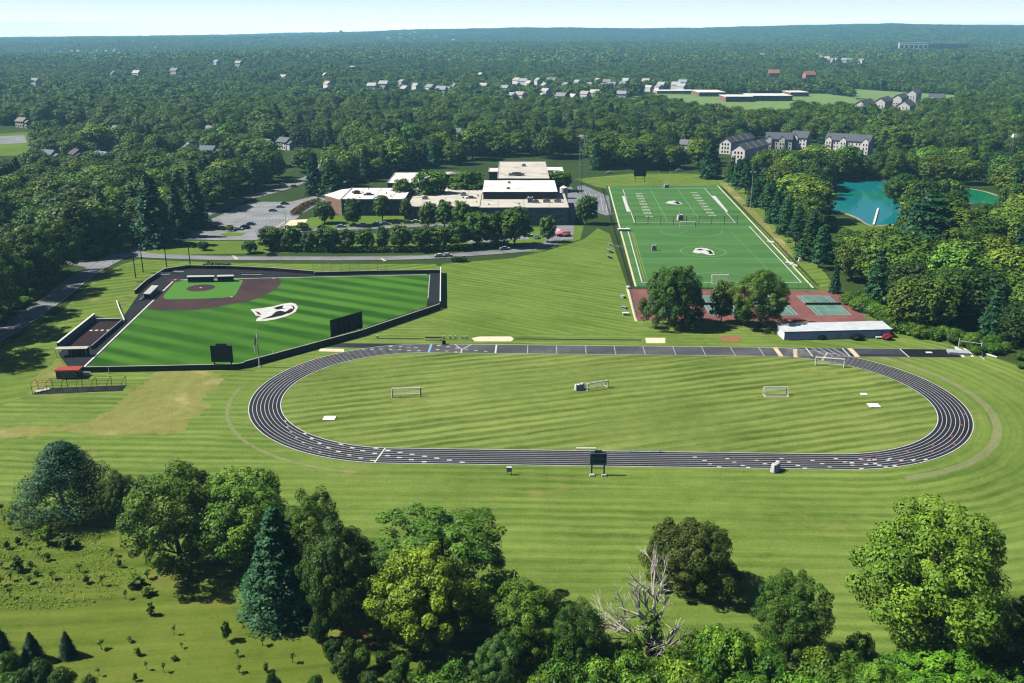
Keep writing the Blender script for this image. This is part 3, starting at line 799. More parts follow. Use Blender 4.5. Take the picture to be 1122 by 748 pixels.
tag(m.build('football_lines', [M['paint'], M['paint_faint'], M['paint_faint']]), kind='structure')
m = MB()
def pl(a, b, wd, mi=0): m.line(G(*a), G(*b), wd, zl + .004, mi)
pl((687, 249), (703.5, 309.5), .45); pl((821, 248), (878, 309.5), .45); pl((703.5, 309.5), (878, 309.5), .4); pl((687, 249), (822, 249), .3, 1)
pl((691, 267), (838, 267), .25, 1); pl((695, 283.5), (853, 283.5), .4, 1); pl((690, 260), (700, 306), .0001, 2) if False else None
pl((692, 254), (706, 306), .18, 2); pl((694, 254), (709, 306), .15, 2)
pl((800, 253), (846, 300), .15, 1)
def circ(c, e, a0=0, a1=2 * PI, wd=.35, mi=0):
    C = G(*c); rr = (G(*e) - C).length; n = 40
    for k in range(n):
        t0 = a0 + (a1 - a0) * k / n; t1 = a0 + (a1 - a0) * (k + 1) / n
        m.line((C.x + rr * math.cos(t0), C.y + rr * math.sin(t0)), (C.x + rr * math.cos(t1), C.y + rr * math.sin(t1)), wd, zl + .006, mi)
circ((770.3, 275.6), (795, 275.6), mi=1); circ((757, 252.5), (791, 253), PI * 1.0, PI * 2, .3, 1); circ((790, 309), (832, 309), .35, PI - .35, .3, 1)
pl((722, 254), (737, 259), .2, 1); pl((752, 253), (737, 259), .2, 1)
tag(m.build('soccer_lines', [M['paint'], M['paint_faint'], M['paint_yellow']]), kind='structure')
m = MB()
emblem(zl + .02, 0, 670, 260, [(663, 122), (690, 90), (735, 86), (790, 93), (832, 112), (846, 142), (800, 146), (740, 130), (700, 132)])
emblem(zl + .03, 1, 670, 260, [(690, 104), (730, 94), (760, 103), (720, 108)])
emblem(zl + .03, 1, 670, 260, [(768, 106), (812, 108), (838, 138), (795, 136), (800, 122)])
emblem(zl + .02, 0, 660, 180, [(515, 318), (545, 302), (590, 298), (640, 312), (655, 328), (610, 330), (560, 324)])
emblem(zl + .03, 1, 660, 180, [(575, 312), (612, 304), (645, 324), (610, 328), (600, 316)])
tag(m.build('field_emblems', [M['paint'], M['paint_black']]), kind='structure')
# pale kerbs of the field
def kerb_wall(name, a, b, w_, h, mat):
    a, b = G(*a), G(*b); d = b - a; c = (a + b) / 2; m = MB(); m.box((c.x, c.y, h / 2), (d.length, w_, h), math.atan2(d.y, d.x))
    return tag(m.build(name, mat), kind='structure')
KY = plain('pale_kerb', '#cfc9a0', 0.85, 0.15, 0.1)
kerb_wall('field_kerb', (667, 204.5), (696.5, 314), .7, .15, KY); kerb_wall('field_kerb', (786.5, 203.5), (891, 315.5), .7, .15, KY); kerb_wall('field_kerb', (667, 204.2), (786.5, 203.2), .5, .15, KY)
# field fence: posts and rails, west side
def rail_fence(name, pts, h, label, mat, step=4.0, rails=(1.0,), wires=0, grp=None, cat='fence', postr=.05):
    P = [Vector((p.x, p.y)) for p in pts]; o = P[0]; root = empty(name, (o.x, o.y, 0), 0, label, cat, grp)
    m = MB(); w = MB()
    for a, b in zip(P[:-1], P[1:]):
        d = b - a; n = max(1, round(d.length / step))
        for k in range(n + (1 if b == P[-1] else 0)):
            q = a + d * k / n - o; pm = MB(); pm.bar((q.x, q.y, 0), (q.x, q.y, h + .1), postr, n=6); pm.build('post', mat, root)
        A, B = a - o, b - o
        for rr in rails: m.bar((A.x, A.y, h * rr), (B.x, B.y, h * rr), .035, n=4)
        if wires:
            for k in range(1, wires): w.bar((A.x, A.y, h * k / wires), (B.x, B.y, h * k / wires), .012, n=3)
            nv = int(d.length / (h / wires))
            for k in range(nv):
                q = A + (B - A) * k / nv; w.bar((q.x, q.y, 0), (q.x, q.y, h), .01, n=3)
    m.build('rail', mat, root)
    if wires: w.build('mesh_wire', mat, root)
    return root
rail_fence('field_fence', W([(660, 207), (664, 222), (672, 250), (691, 314)]), 1.2, 'thin dark rail fence along the left side of the turf field', M['darkmetal'], 5, (1.0, .5), 6)
rail_fence('field_fence', W([(791, 206), (838, 254), (895, 314)]), 1.2, 'thin dark rail fence along the right side of the turf field', M['darkmetal'], 6, (1.0, .5), 6)
rail_fence('barrier_net', W([(696, 246), (807.5, 246)]), 4.2, 'tall black net on posts across the middle of the turf field', M['black'], 6.3, (1.0,), 14, cat='net', postr=.11)
rail_fence('foul_fence', W([(343, 297.5), (383, 297), (424, 297)]), 3.0, 'wire fence with thin posts beside the far foul line', M['steel'], 4, (1.0,), 8)
def goalpost(px, by, label, yellow=True, tilt=0.0):
    g = G(px, by); r = empty('goal_post', g, 0, label, 'goal posts')
    mt = plain('goalpost_paint', '#cfd0a8', 0.5, 0.3, 0.05)
    m = MB(); m.bar((0, 1.6, 0), (0, 1.6, 2.2), .12); m.bar((0, 1.6, 2.2), (0, 0, 3.05), .12); m.build('base_post', mt, r)
    m = MB(); m.bar((-3.55, 0, 3.05), (3.55, 0, 3.05), .11); m.build('crossbar', mt, r)
    for s in (-1, 1): m = MB(); m.bar((s * 3.55, 0, 3.05), (s * 3.55, 0, 9.6), .1); m.build('upright', mt, r)
goalpost(727, 204.5, 'goal posts at the far end of the turf field near the navy scoreboard')
goalpost(752, 244.2, 'goal posts beside the net across the middle of the turf field')
def soccer_goal(g, rz, label, w=7.3, h=2.44, depth=2.0, mt=None, grp='white soccer goals', net=True):
    mt = mt or M['white']; r = empty('soccer_goal', g, rz, label, 'goal', grp)
    for s in (-1, 1): m = MB(); m.bar((s * w / 2, 0, 0), (s * w / 2, 0, h), .17, n=8); m.build('post', mt, r)
    m = MB(); m.bar((-w / 2 - .07, 0, h), (w / 2 + .07, 0, h), .17, n=8); m.build('crossbar', mt, r)
    m = MB()
    for s in (-1, 1): m.bar((s * w / 2, 0, h), (s * w / 2, depth * .35, h), .05, n=6); m.bar((s * w / 2, depth * .35, h), (s * w / 2, depth, .06), .05, n=6); m.bar((s * w / 2, 0, .06), (s * w / 2, depth, .06), .08, n=6)
    m.bar((-w / 2, depth, .06), (w / 2, depth, .06), .08, n=6); m.bar((-w / 2, depth * .35, h), (w / 2, depth * .35, h), .04, n=6)
    m.build('stay_frame', mt, r)
    if net:
        m = MB(); nx = 24
        for k in range(nx + 1):
            x = -w / 2 + w * k / nx; m.bar((x, depth * .35, h), (x, depth, .06), .008, n=3)
        for k in range(1, 8):
            t = k / 8; m.bar((-w / 2, depth * (.35 + .65 * t), h * (1 - t)), (w / 2, depth * (.35 + .65 * t), h * (1 - t)), .008, n=3)
        m.build('net', mt, r)
    return r
soccer_goal(G(445.5, 435), R(4), 'white soccer goal standing alone at the left of the track infield')
soccer_goal(G(655, 426.5), R(24), 'white soccer goal beside a heap of net in the middle of the track infield', w=6.0, h=2.0)
soccer_goal(G(849, 432), R(180), 'small white soccer goal at the right of the track infield', w=6.0, h=2.0)
soccer_goal(G(909, 401.5), R(-14), 'slanting white soccer goal at the edge of the far straight', w=7.6)
soccer_goal(G(788.5, 309.5), R(180), 'white soccer goal at the near end of the turf field', w=6.2, h=3.0)
soccer_goal(G(753.5, 248.5), R(0), 'white soccer goal under the middle goal posts on the turf field', w=7.3)
def bundle(px, by, label, s=1.6, h=2.0):
    g = G(px, by); r = empty('net_bundle', g, random.random(), label, 'net bundle')
    m = MB()
    for q in range(5):
        t = q / 4; m.box((-s * .4 + s * .8 * t, .12 * math.sin(q * 2.1), h * (.42 + .06 * math.sin(q * 3.3))), (s * .26, s * (.5 + .1 * math.sin(q * 1.7)), h * (.84 + .12 * math.sin(q * 3.3))), .12 * math.sin(q * 2.9), top=.72)
    m.build('folded_net', M['white'], r, bevel=.08)
    m = MB(); m.bar((-s * .6, -.3, .1), (s * .7, -.3, .1), .08); m.bar((-s * .55, -.3, .1), (-s * .45, -.35, h), .07); m.bar((s * .55, -.3, .1), (s * .45, -.35, h), .07); m.bar((-s * .45, -.35, h), (s * .45, -.35, h), .07); m.build('frame', M['white'], r)
bundle(634.8, 427, 'white heap of folded net left of the middle soccer goal', 2.4, 2.0)
bundle(849.5, 516, 'white folded net cage standing on the near straight of the track', 2.4, 2.2)
bundle(730, 205.5, 'white net cage at the foot of the far goal posts', 2.6, 2.4)
bundle(745, 241, 'white net cage left of the middle goal posts on the turf', 3.0, 3.2)
bundle(716.5, 274.5, 'white net cage standing near the left side of the turf field', 1.9, 2.8)
bundle(762.5, 307.5, 'small white net cage left of the goal at the near end of the turf', 1.3, 1.2)
# light poles
def light_pole(px, by, ty, label, grp=None, r_=.2, head=True, mat=None):
    g = G(px, by); h = HT(px, by, ty); r = empty('light_pole', g, 0, label, 'light pole', grp)
    m = MB(); m.bar((0, 0, 0), (0, 0, h), r_, r_ * .6, 8); m.build('shaft', mat or M['steel'], r)
    m = MB(); m.bar((-1.3, 0, h - .3), (1.3, 0, h - .3), .07); m.build('arm', mat or M['steel'], r)
    for s in (-1, 1): m = MB(); m.box((s * 1.1, -.1, h - .1), (.7, .5, .3), top=.7); m.build('lamp', M['white'], r)
light_pole(634.5, 212, 149, 'tall steel light pole beside the school, left of its shorter neighbour')
light_pole(637.2, 212, 180, 'shorter steel light pole with pale lamp heads right beside the taller one by the school')
light_pole(313.5, 249, 229, 'grey light pole on the kerb of the school parking lot', r_=.12)
light_pole(324, 203, 181, 'light pole with a long arm beside the upper road behind the parking lot', r_=.12)
light_pole(822, 230, 188, 'white topped light pole among the conifers right of the turf field, nearer the field', mat=M['concrete'])
light_pole(804, 200, 172, 'white topped light pole at the far end of the conifer row', mat=M['concrete'])
light_pole(843.5, 214, 183, 'cream light pole among the trees below the townhouses', mat=M['cream'])
# ------------------------------------------------------------------ tennis courts
sheet('tennis_apron', W([(687.5, 316.5), (918.5, 318.5), (953, 354), (697, 351)]), Z0 + .04, M['court_red'])
TA0, TB0 = G(896, 345.1), G(928.3, 345.1)
ex = (TB0 - TA0).normalized(); ey = Vector((-ex.y, ex.x, 0))
m = MB(); ml = MB()
for k in range(4):
    o = TA0 - ex * (k * 17.6)
    def q(u, v): p = o + ex * u + ey * v; return (p.x, p.y)
    m.face([(*q(-.4, -.4), Z0 + .055), (*q(11.4, -.4), Z0 + .055), (*q(11.4, 24.2), Z0 + .055), (*q(-.4, 24.2), Z0 + .055)])
    zt = Z0 + .07
    for u in (0, 1.37, 9.6, 10.97): ml.line(q(u, 0), q(u, 23.77), .22, zt)
    for v in (0, 23.77): ml.line(q(0, v), q(10.97, v), .22, zt)
    for v in (5.49, 18.28): ml.line(q(1.37, v), q(9.6, v), .16, zt)
    ml.line(q(5.49, 5.49), q(5.49, 18.28), .16, zt)
    nr = empty('tennis_net', (*q(5.49, 11.89), 0), math.atan2(ex.y, ex.x), '%s tennis net across the green courts' % ('rightmost', 'second from right', 'third from right', 'leftmost')[k], 'net', 'tennis nets')
    mm = MB(); mm.box((0, 0, .52), (12.2, .04, .85)); mm.build('net', M['darkmetal'], nr)
    mm = MB(); mm.box((0, 0, .98), (12.2, .07, .07)); mm.build('tape', M['white'], nr)
    for s in (-1, 1): mm = MB(); mm.bar((s * 6.3, 0, 0), (s * 6.3, 0, 1.1), .06); mm.build('post', M['darkmetal'], nr)
tag(m.build('tennis_court', M['court_green']), kind='structure'); tag(ml.build('court_lines', M['paint_dim']), kind='structure')
rail_fence('court_fence', W([(697, 351), (689, 317), (918, 319), (952.5, 353.5)]), 3.0, 'tall thin wire fence round the red tennis courts', plain('fence_wire', '#5d6066'), 3.5, (1.0,), 5)
sheet('court_kerb', W([(686, 316), (689, 316), (698.5, 352), (695.5, 352)]), Z0 + .046, KY)
# ------------------------------------------------------------------ storage shed
a, b = G(859, 372.5), G(975, 369.5); d = b - a; c = (a + b) / 2; c.z = 0; L = d.length; rz = math.atan2(d.y, d.x)
r = empty('storage_shed', c, rz, 'long low white metal shed with a pale sloped roof below the tennis courts', 'shed')
dp, h0, h1 = 6.4, 2.6, 3.1
m = MB(); i = 0
m.prism([(-L / 2, 0), (L / 2, 0), (L / 2, dp), (-L / 2, dp)], 0, h0); m.build('wall', M['shed'], r)
m = MB(); e = .35
A = [(-L / 2 - e, -e, h0 + .01), (L / 2 + e, -e, h0 + .01), (L / 2 + e, dp + e, h1), (-L / 2 - e, dp + e, h1)]
m.face(A); m.face([(x, y, z + .16) for x, y, z in A])
for k in range(4): p, q_ = A[k], A[(k + 1) % 4]; m.face([p, q_, (q_[0], q_[1], q_[2] + .16), (p[0], p[1], p[2] + .16)])
m.build('roof', plain('pale_metal_roof', '#c9cfd4', 0.45, 0.4, 0.1, 0.5), r)
for k in range(5):
    x = -L / 2 + L * (k + .5) / 5; m = MB(); m.box((x, -.04, 1.1), (2.6, .08, 2.1)); dr = m.build('door', plain('shed_door', '#dfe9ee'), r)
    m = MB(); m.box((x + 1.0, -.1, 1.1), (.12, .05, .3)); m.build('handle', M['darkmetal'], dr)
m = MB(); m.bar((-L / 2, -.3, h0 - .05), (L / 2, -.3, h0 - .05), .07); m.build('gutter', M['darkmetal'], r)
def tarp(px, by, s, h, mat, label, rz=0):
    g = G(px, by); bm = bmesh.new(); bmesh.ops.create_icosphere(bm, subdivisions=3, radius=1.0)
    for v in bm.verts:
        v.co *= 1 + .15 * math.sin(v.co.x * 4 + s) * math.cos(v.co.y * 5 + v.co.z * 3)
        v.co.x *= s / 2; v.co.y *= s * .35; v.co.z = max(0, v.co.z * h * .55 + h * .45)
    me = bpy.data.meshes.new('cover'); bm.to_mesh(me); bm.free(); me.materials.append(mat)
    o = bpy.data.objects.new('covered_mat', me); COL.objects.link(o); o.location = g; o.rotation_euler.z = rz; return tag(o, label, 'cover')
tarp(900, 371.5, 2.8, 1.3, M['black'], 'small dark covered heap against the shed wall, left of the larger one')
tarp(939, 372, 4.2, 1.8, M['black'], 'larger dark covered heap against the shed wall')
tarp(972, 372, 3.4, 1.9, M['maroon'], 'maroon covered roller at the right end of the shed')
g = G(964, 371); m = MB(); m.box((0, 0, .45), (2.6, .9, .3)); m.box((-.9, 0, .15), (.3, .7, .3)); m.box((.9, 0, .15), (.3, .7, .3)); o = m.build('equipment_bench', M['white'], bevel=.04); o.location = g; tag(o, 'low white bench in front of the right end of the shed', 'bench')
# pole-vault and high-jump gear at the right end of the straight
g = G(1062, 384); r = empty('vault_frame', g, -.5, 'white vault uprights and rails at the right end of the straight', 'vault stand')
for s in (-1, 1):
    m = MB(); m.bar((s * 3, 0, 0), (s * 3, 0, 3.2), .12); m.build('upright', M['white'], r)
    m = MB(); m.bar((s * 3 - .8, 0, .1), (s * 3 + 4.5, -3, .1), .25); m.build('base_rail', M['white'], r)
m = MB(); m.bar((-3, 0, 2.6), (3, 0, 2.6), .07); m.build('crossbar', M['white'], r)
g = G(1050, 387); m = MB(); m.box((0, 0, .35), (6, 3.2, .7)); o = m.build('landing_mat', plain('grey_mat', '#a9adb0'), bevel=.08); o.location = g; o.rotation_euler.z = -.2; tag(o, 'grey landing mat in front of the white vault uprights', 'mat')
g = G(1067, 381); m = MB(); m.box((0, 0, .45), (2.2, 1.6, .9)); m.box((0, 0, .95), (2.4, 1.8, .1), top=.9); o = m.build('landing_mat', plain('salmon_mat', '#b98070'), bevel=.05); o.location = g; tag(o, 'salmon coloured mat behind the vault uprights', 'mat')
kerb_wall('runway_kerb', (1047, 380), (1056, 391.5), .7, .1, M['white']); kerb_wall('runway_kerb', (1054, 379), (1066, 391), .7, .1, M['white']); kerb_wall('runway_kerb', (1066, 384), (1079, 394), .5, .1, M['concrete'])
rail_fence('corner_fence', W([(1036, 381), (1038, 377), (1062, 376), (1076, 392)]), 1.4, 'light wire fence round the vault gear at the right end of the straight', M['steel'], 3, (1.0, .5))
# benches and small gear round the track
bench(642, 493, 4.4, 0, 'white bench on the inner edge of the near straight above the scoreboard', M['white'], back=False)
bench(707, 495.5, 8.0, 0, 'long green grey bench on the inner edge of the near straight', plain('green_bench', '#6f8a78'), back=False)
bench(475, 373.2, 5.0, 0, 'wooden bench on the far side of the far straight', M['wood'])
for k, p in enumerate(Z7(390, 350, [(718, 156), (772, 156), (815, 156), (872, 157), (905, 157), (176, 152)])):
    g = G(*p); m = MB(); m.box((0, 0, .45), (.7, .6, .9), top=.7); o = m.build('jump_marker', M['white'], bevel=.04); o.location = g
    tag(o, 'small white block in the row between the wooden bench and the sand pit' if k < 5 else 'small white block alone at the left end of the jump runway', 'marker', 'white blocks beside the sand pit' if k < 5 else None)
g = G(486.5, 377); m = MB(); m.box((0, 0, .5), (1.0, .7, 1.0)); m.box((0, 0, 1.05), (1.1, .8, .1)); o = m.build('equipment_box', M['black']); o.location = g; tag(o, 'black box at the right end of the wooden bench by the track', 'box')
g = G(558, 520); r = empty('starter_stand', g, 0, 'small grey stand on the grass left of the track scoreboard', 'stand')
m = MB(); m.box((0, 0, 1.3), (1.1, .5, 1.0)); m.build('panel', M['white'], r)
for s in (-1, 1): m = MB(); m.bar((s * .45, 0, 0), (s * .45, 0, .8), .06); m.build('leg', M['steel'], r)
# bleachers beside the turf field
for k, p in enumerate([(671, 268.5), (670, 275.5), (669, 281.5)]):
    g = G(*p); r = empty('bleacher', g, R(14), 'small grey bleacher left of the turf field, %s of three' % ('farthest', 'middle', 'nearest')[k], 'bleacher', 'bleachers left of the turf field')
    for j in range(3): m = MB(); m.box((-j * .8, 0, .4 + j * .35), (.5, 5.0, .08)); m.build('seat', M['steel'], r)
    for s in (-1, 1): m = MB(); m.bar((.2, s * 2.2, 0), (-1.9, s * 2.2, 1.1), .06); m.bar((-1.7, s * 2.2, 0), (-1.7, s * 2.2, 1.1), .06); m.build('frame', M['darkmetal'], r)
rail_fence('white_handrail', W([(664.5, 270.3), (684, 272)]), 1.0, 'white handrail between the bleachers and the turf field', M['white'], 3, (1.0, .6), postr=.09)
rail_fence('white_handrail', W([(671, 235), (677, 234.5)]), 1.0, 'short white handrail at the far left gate of the turf field', M['white'], 3, (1.0, .6), postr=.09)
g = G(683.5, 253); m = MB(); m.box((0, 0, .5), (5.4, 1.6, .9)); m.box((0, 0, 1.05), (5.8, 2.0, .15)); o = m.build('team_bench_box', M['white']); o.location = g; tag(o, 'white bench shelter at the left side of the turf near the net', 'shelter')
for k, p in enumerate([(688.5, 316), (682.5, 326), (683.5, 338), (685.5, 345)]):
    g = G(*p); m = MB(); m.box((0, 0, .35), (1.1, 2.0, .7), top=.85); m.box((0, 0, .75), (1.3, 2.2, .1)); o = m.build('equipment_crate', M['white'] if k in (0, 3) else M['panel_grey'], bevel=.03); o.location = g; o.rotation_euler.z = .5 * k
    tag(o, ('white crate at the far left corner of the tennis courts', 'grey crate on the grass left of the tennis courts', 'grey crate lying lower on the grass left of the tennis courts', 'white crate at the near left corner of the tennis courts')[k], 'crate')
for k, p in enumerate([(844, 266.5), (864.5, 289.5), (869, 292)]):
    g = G(*p); r = bench(p[0], p[1], 4.0, R(-60), ('white bench on the right kerb of the turf, farthest', 'white bench on the right kerb of the turf, middle', 'white bench on the right kerb of the turf, nearest')[k], M['white'])
g = G(876.5, 286); m = MB(); m.box((0, 0, .8), (1.6, 1.2, 1.6), top=.5); o = m.build('white_sign_board', M['cream']); o.location = g; tag(o, 'pale cream box on the grass in front of the conifers right of the turf', 'box')
# ------------------------------------------------------------------ roads and parking
def Gp(pts): return [(G(*p).x, G(*p).y) for p in pts]
strip('road', Gp([(-420, 512), (-260, 462), (-120, 412), (-60, 393), (0, 366), (55, 330), (90, 303), (118, 287), (150, 272), (185, 262), (225, 250)]), 7.6, Z0 + .04, M['road'], M['concrete'])
strip('side_road', Gp([(40, 286), (78, 286.5), (108, 291)]), 8.0, Z0 + .036, M['road'])
strip('drive', Gp([(146, 277), (165, 280), (230, 282.5), (300, 283), (400, 283), (470, 281.5), (520, 278), (570, 274), (600, 268), (612, 258)]), 6.5, Z0 + .045, M['road'], M['concrete'])
sheet('parking_lot', W([(205, 262), (215, 246), (236, 238), (262, 226), (276, 221), (318, 221), (352, 213), (362, 215), (330, 235), (320, 244), (308, 256), (288, 263), (240, 263)]), Z0 + .05, M['lot'])
strip('upper_road', Gp([(220, 236), (262, 219), (300, 209), (326, 200), (345, 191), (350, 180)]), 9, Z0 + .03, M['lot'])
strip('school_drive', Gp([(290, 259), (330, 252.5), (380, 250.5), (440, 248), (490, 246.5), (520, 250)]), 6.5, Z0 + .055, M['road'], M['concrete'])
sheet('school_yard', W([(608, 208), (625, 204), (632, 211), (655, 222), (652, 238), (630, 238), (628, 262), (600, 263), (590, 258), (600, 246), (622, 244), (622, 215)]), Z0 + .05, M['road'])
sheet('basketball_court', W([(632, 204), (640, 203), (667, 215), (670, 235), (664, 236), (640, 228)]), Z0 + .056, M['court_asphalt'])
sheet('side_court', W([(506, 258), (575, 255), (580, 262), (510, 266)]), Z0 + .05, M['lot'])
m = MB()
for k in range(16):
    a = Vector((G(262 + k * 3.6, 226 - k * .25).x, G(262 + k * 3.6, 226 - k * .25).y)); m.line(a, a + Vector((1.2, -5)), .16, Z0 + .066)
for k in range(14):
    a = Vector((G(272 + k * 3.6, 238).x, G(272 + k * 3.6, 238).y)); m.line(a, a + Vector((1.2, -5)), .16, Z0 + .066)
m.line(G(298, 252), G(316, 240), .5, Z0 + .066); m.line(G(262, 253), G(290, 252), .4, Z0 + .066)
for k in range(5): m.line(G(640 + k * 6, 208 + k * 2.4), G(648 + k * 4.3, 226 + k * 1.8), .2, Z0 + .068)
m.line(G(255, 280), G(260, 284), 1.2, Z0 + .066, 1); m.line(G(418, 283), G(422, 286), 1.2, Z0 + .066, 1)
tag(m.build('parking_lines', [M['paint'], M['paint_tan']]), kind='structure')
sheet('entrance_path', W([(306, 252), (318, 241), (337, 240), (334, 246), (322, 252), (318, 257), (308, 256)]), Z0 + .064, M['sand'])
sheet('traffic_island', W([(240, 256.5), (252, 254.5), (270, 255), (264, 258.5), (246, 259)]), Z0 + .12, M['verge'])
# ------------------------------------------------------------------ pond
POND = Z7(0, 0, [])
def Z3(ox, oy, pts): return [(ox + p[0] / 3.74, oy + p[1] / 3.74) for p in pts]
POND = Z3(822, 170, [(315, 120), (340, 106), (480, 104), (560, 108), (660, 112), (760, 130), (850, 132), (960, 150), (1025, 178), (1010, 200), (900, 195), (800, 205), (720, 215), (665, 232), (625, 272), (560, 284), (490, 284), (440, 255), (380, 232), (325, 215)])
def smooth_poly(pts, n=4):
    P = [Vector((G(*p).x, G(*p).y)) for p in pts]; N = len(P); out = []
    for i in range(N):
        p0, p1, p2, p3 = P[i - 1], P[i], P[(i + 1) % N], P[(i + 2) % N]
        for k in range(n):
            t = k / n; out.append(0.5 * ((2 * p1) + (p2 - p0) * t + (2 * p0 - 5 * p1 + 4 * p2 - p3) * t * t + (3 * p1 - p0 - 3 * p2 + p3) * t ** 3))
    return out
PW = smooth_poly(POND)
pc = sum(PW, Vector((0, 0))) / len(PW)
sheet('pond_shore', [p + (p - pc).normalized() * 2.4 for p in PW], Z0 + .02, plain('pond_bank', '#9b9474', 0.95, 0.1, 0.25, 0.3))
sheet('pond', PW, Z0 + .05, M['water'])
sheet('pond_lawn', W([(905, 240), (925, 238), (950, 247), (985, 247), (1000, 240), (1003, 262), (960, 272), (930, 262)]), Z0 + .008, M['verge'])
a, b = G(957, 247), G(962, 229); d = b - a; r = empty('pond_dock', a, math.atan2(d.y, d.x), 'narrow white dock reaching into the turquoise pond', 'dock')
m = MB(); m.box((d.length / 2, 0, .6), (d.length, 1.0, .15)); m.build('deck', M['white'], r)
for k in range(5):
    for s in (-1, 1): m = MB(); m.bar((d.length * (k + .5) / 5, s * .4, 0), (d.length * (k + .5) / 5, s * .4, 1.3), .07); m.build('pile', M['wood'], r)
sheet('neighbour_lawn', W([(-30, 148), (34, 144), (44, 160), (30, 170), (-30, 172)]), Z0 + .02, M['verge'])
sheet('neighbour_lot', W([(-30, 151), (26, 148), (30, 156), (-30, 160)]), Z0 + .05, M['lot'])
sheet('neighbour_lawn', W([(-30, 192), (36, 190), (40, 202), (-30, 208)]), Z0 + .02, M['verge'])
# townhouse plots
sheet('townhouse_drive', W([(888, 172), (948, 171), (948, 176), (930, 179), (905, 178)]), Z0 + .05, M['concrete'])
sheet('townhouse_lawn', W([(890, 176), (950, 176), (960, 190), (905, 198), (895, 190)]), Z0 + .03, M['bank'])
# ------------------------------------------------------------------ school
SR = empty('school_building', G(500, 240), 0, 'flat roofed brick school building with pale roofs behind the tree rows', 'school')
SO = Vector(SR.location)
def wing(px0, px1, by, h, backy, wallm, roofm, z0=0.0, par=.5, slant=0, win=None):
    A = G(px0, by); B = G(px1, by)
    yb = G((px0 + px1) / 2, backy, h).y
    x0, x1, y0 = A.x - SO.x, B.x - SO.x, A.y - SO.y
    y1 = yb - SO.y
    poly = [(x0, y0), (x1, y0), (x1 + slant * .0, y1), (x0 + slant, y1)]
    m = MB(); m.prism(poly, z0 + (.002 if z0 else -.2), h - .35); m.build('wall', wallm, SR)
    cx, cy = (x0 + x1) / 2, (y0 + y1) / 2
    rp = [(x + math.copysign(.35, x - cx), y + math.copysign(.35, y - cy)) for x, y in poly]
    m = MB(); m.prism(rp, h - .35, h); rf = m.build('roof', roofm, SR)
    m = MB()
    for (ax, ay), (bx, by_) in zip(rp, rp[1:] + rp[:1]):
        d = Vector((bx - ax, by_ - ay)); m.box(((ax + bx) / 2, (ay + by_) / 2, h + .14), (d.length, .3, .3), math.atan2(d.y, d.x))
    m.build('parapet', M['concrete'], rf)
    if win:
        n, z, wh, frac = win
        for k in range(n):
            w = (x1 - x0) / n; c = x0 + w * (k + .5)
            m = MB(); m.box((c, y0 - .03, z), (w * frac, .12, wh)); wo = m.build('window', M['glass'], SR)
            m = MB()
            for j in range(4): m.box((c - w * frac / 2 + w * frac * j / 3, y0 - .1, z), (.14, .06, wh))
            for s in (-1, 1): m.box((c, y0 - .1, z + s * wh / 2), (w * frac + .14, .07, .14))
            m.build('window_frame', M['steel'], wo)
    return x0, x1, y0, y1
wl = wing(375, 443, 236, 8.2, 206, plain('dark_teal_wall', '#5a6f73', 0.6), M['roof_white'], win=(5, 3.2, 2.0, .6))
# slanted brick end of the left wing
P = W([(356.5, 230.5), (374.8, 236)]); Q = [(P[0].x - SO.x, P[0].y - SO.y), (P[1].x - SO.x, P[1].y - SO.y), (P[1].x - SO.x, wl[3]), (P[0].x - SO.x + 6, wl[3] - 4)]
m = MB(); m.prism(Q, 0, 7.85); m.build('wall', M['brick_tan'], SR)
m = MB(); m.prism(Q, 7.86, 8.18); m.build('roof', M['roof_white'], SR)
wm = wing(443, 526, 240, 6.2, 205, M['brick'], M['roof_tan'], win=(7, 3.0, 2.2, .7))
wc = wing(526, 622, 246.5, 8.4, 212, M['panel_grey'], M['roof_tan'], win=(6, 4.0, 2.6, .78))
yb = wc[3]
# tall block on the front wing
def upper(px0, px1, fy, h0, h, backy, wallm, roofm):
    A = G(px0, fy, h0); B = G(px1, fy, h0); y1 = G((px0 + px1) / 2, backy, h).y - SO.y
    poly = [(A.x - SO.x, A.y - SO.y), (B.x - SO.x, A.y - SO.y), (B.x - SO.x, y1), (A.x - SO.x, y1)]
    m = MB(); m.prism(poly, h0 + .01, h - .35); m.build('wall', wallm, SR)
    cx = sum(p[0] for p in poly) / 4; cy = sum(p[1] for p in poly) / 4
    rp = [(x + math.copysign(.4, x - cx), y + math.copysign(.4, y - cy)) for x, y in poly]
    m = MB(); m.prism(rp, h - .35, h); m.build('roof', roofm, SR); return poly
upper(529.5, 610, 218, 8.4, 12.2, 197.5, M['brick'], M['roof_white'])
A = G(547, 205, 0); 
wing(546, 601, 216, 10.4, 177, M['brick'], M['roof_tan'])
wing(488, 512, 206, 8.0, 188, M['brick_tan'], M['roof_tan'])
wing(425, 475, 212, 6.0, 189, M['brick_tan'], M['roof_white'])
wing(598, 618, 200, 5.0, 183, M['brick_tan'], M['roof_white'])
wing(536, 552, 200, 6.5, 184, M['brick'], M['roof_white'])
rv = random.Random(4)
def vents(wg, h, n):
    for k in range(n):
        x, y = rv.uniform(wg[0] + 2, wg[1] - 2), rv.uniform(wg[2] + 2, wg[3] - 2); m = MB(); q = rv.uniform(.25, .6)
        m.bar((x, y, h), (x, y, h + rv.uniform(.5, 1.1)), q, q * .8, 8); m.build('roof_vent', rv.choice((M['steel'], M['darkmetal'], M['concrete'])), SR)
    for k in range(3):
        x = wg[0] + (wg[1] - wg[0]) * (k + .7) / 3.4; m = MB(); m.box((x, (wg[2] + wg[3]) / 2, h + .03), (.35, (wg[3] - wg[2]) * .92, .05)); m.build('roof_seam', M['concrete'], SR)
vents(wl, 8.2, 9); vents(wm, 6.2, 12); vents(wc, 8.4, 4)
